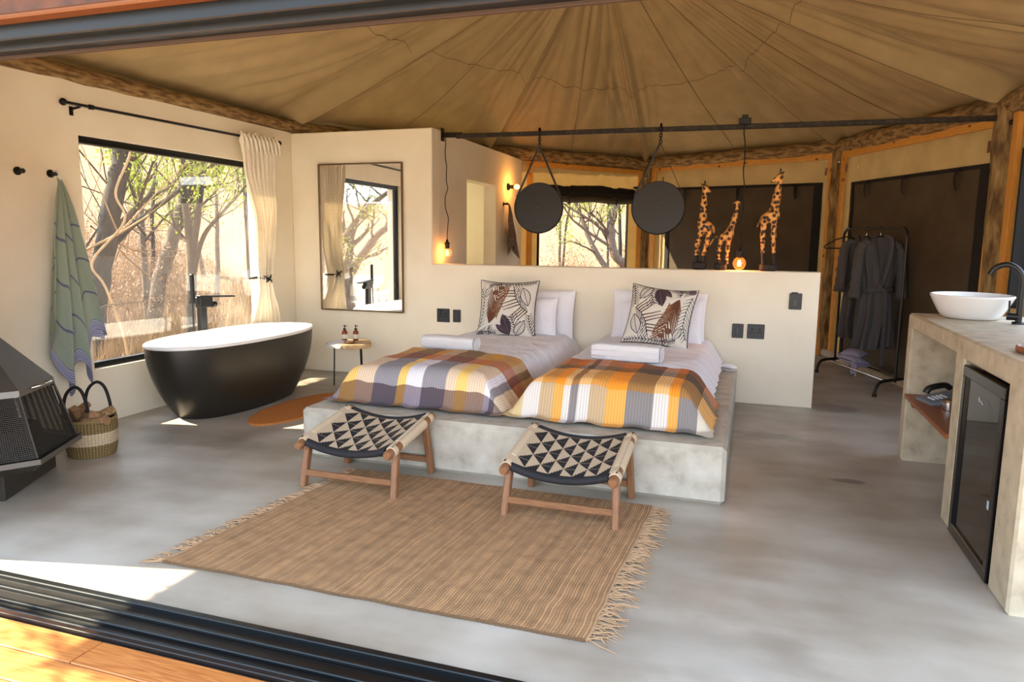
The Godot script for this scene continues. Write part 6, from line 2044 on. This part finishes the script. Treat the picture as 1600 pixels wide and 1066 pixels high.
	tree("bush_tree", "leaning grey trunk left of the reddish tree in the rear window", g, "tree", Vector3(-1.0, -0.3, -9.4), [[[P.call(-1.0, -0.3, -9.4), P.call(-1.6, 0.66, -9.5), P.call(-1.95, 1.15, -9.5), P.call(-2.2, 1.71, -9.5), P.call(-2.5, 2.4, -9.5)], 0.08, 0.04]], M.bark_pale, M.twig, M.leaf, 1200, 2, 0.8, 22)
	tree("bush_tree", "upright dark trunk at the right edge of the rear window", g, "tree", Vector3(-0.75, -0.3, -9.0), [[[P.call(-0.75, -0.3, -9.0), P.call(-0.85, 0.7, -9.0), P.call(-0.80, 1.5, -9.1), P.call(-0.9, 2.4, -9.2)], 0.07, 0.05]], M.bark_tree, M.twig, M.leaf, 1200, 2, 0.8, 23)
	# thinner trees and brush, all alike
	var lab := "slim twiggy tree in the dry bush far outside the windows"
	var spots := []
	for k in 9:
		spots.append([Vector2(-7.5 - k * 0.95, -3.2 - k * 1.1 + r.randf_range(-2.2, 2.2)), k])
	for k in 6:
		spots.append([Vector2(-6.6 - k * 0.9, 0.6 + r.randf_range(-1.8, 1.2) - k * 0.5), k])
	for k in 7:
		spots.append([Vector2(-1.9 + r.randf_range(-2.6, 1.6), -11.0 - k * 1.3), k])
	for k in 6:
		spots.append([Vector2(-6.0 - k * 1.0 + r.randf_range(-0.6, 0.6), 6.5 + k * 0.9 + r.randf_range(-1.0, 1.0)), k])
	spots.append([Vector2(7.5, -3.2), 1])
	spots.append([Vector2(8.6, -4.6), 2])
	for k in spots.size():
		var q: Vector2 = spots[k][0]
		var b := Vector3(q.x, land(q.x, q.y) - 0.1, q.y)
		var lean := Vector3(r.randf_range(-0.5, 0.5), 0, r.randf_range(-0.5, 0.5))
		var hgt := r.randf_range(2.6, 4.0)
		tree("bush_tree", lab, "slim trees in the dry bush", "tree", b, [[[b, b + lean * 0.35 + Vector3(0, hgt * 0.33, 0), b + lean * 0.5 + Vector3(0, hgt * 0.66, 0), b + lean + Vector3(0, hgt, 0)], r.randf_range(0.035, 0.075), 0.02]], M.bark_tree if k % 3 else M.bark_pale, M.twig, [M.leaf, M.leaf_dark, M.leaf][k % 3], 1900, 2, r.randf_range(0.8, 1.2), 100 + k)
	# dry shrubs
	for k in 44:
		var x: float
		var z: float
		if k < 34:
			var t := r.randf()
			x = -6.2 - 9.0 * t + r.randf_range(-1, 1)
			z = lerpf(0.6, -8.5, t) + r.randf_range(-2.4, 2.4)
		elif k < 39:
			x = r.randf_range(-4.0, 0.5)
			z = r.randf_range(-16.0, -12.0)
		else:
			x = r.randf_range(-11.0, -6.5)
			z = r.randf_range(5.0, 11.0)
		var b := Vector3(x, land(x, z) - 0.03, z)
		var o := thing("dry_shrub", "straw-brown leafless shrub in the dry bush outside the windows", "shrub", b, "dry shrubs in the bush")
		var mb := MB.new()
		var tips := []
		for j in 9:
			grow(mb, tips, Vector3(r.randf_range(-0.2, 0.2), 0, r.randf_range(-0.2, 0.2)), Vector3(r.randf_range(-0.8, 0.8), 1.0, r.randf_range(-0.8, 0.8)).normalized(), r.randf_range(0.5, 0.9) * (1.0 + 0.05 * maxf(-6.0 - x, 0.0)), 0.009, 2, r, 0.3)
		put("stems", mb, M.twig_pale, o).set_meta("kind", "stuff")
		var where := []
		for j in 700:
			where.append(tips[r.randi() % tips.size()] + Vector3(r.randfn(), r.randfn(), r.randfn()) * 0.09)
		scatter("leaves", o, M.leaf_shape, M.leaf_dry, where, 0.6, 1.4, r)
	# dry grass
	var blade := MB.new()
	for p in [Vector3(-0.004, 0, 0), Vector3(0.004, 0, 0), Vector3(0.003, 0.16, 0.02), Vector3(-0.003, 0.16, 0.02), Vector3(0.0, 0.30, 0.07)]:
		blade.add(p)
	blade.quad(0, 1, 2, 3)
	blade.tri(3, 2, 4)
	var gw := []
	for k in 26000:
		var t := r.randf()
		var x := 0.0
		var z := 0.0
		if k < 18000:
			x = -4.6 - 11.0 * t * t - r.randf() * 0.4
			z = lerpf(1.6, -9.0, t) + r.randf_range(-2.6, 2.6) * (0.4 + t)
		elif k < 22000:
			x = r.randf_range(-4.5, 0.5)
			z = r.randf_range(-17.0, -9.5)
		else:
			x = r.randf_range(-12.0, -4.8)
			z = r.randf_range(3.0, 11.0)
		if land_noise.get_noise_2d(x * 1.5, z * 1.5) < -0.15:
			continue
		gw.append(Vector3(x, land(x, z) - 0.01, z))
	var gr := scatter("dry_grass", null, blade.mesh(), M.straw, gw, 0.5, 1.8, r, true)
	tag(gr, "dry straw grass between the shrubs outside the windows", "grass", "", "stuff")
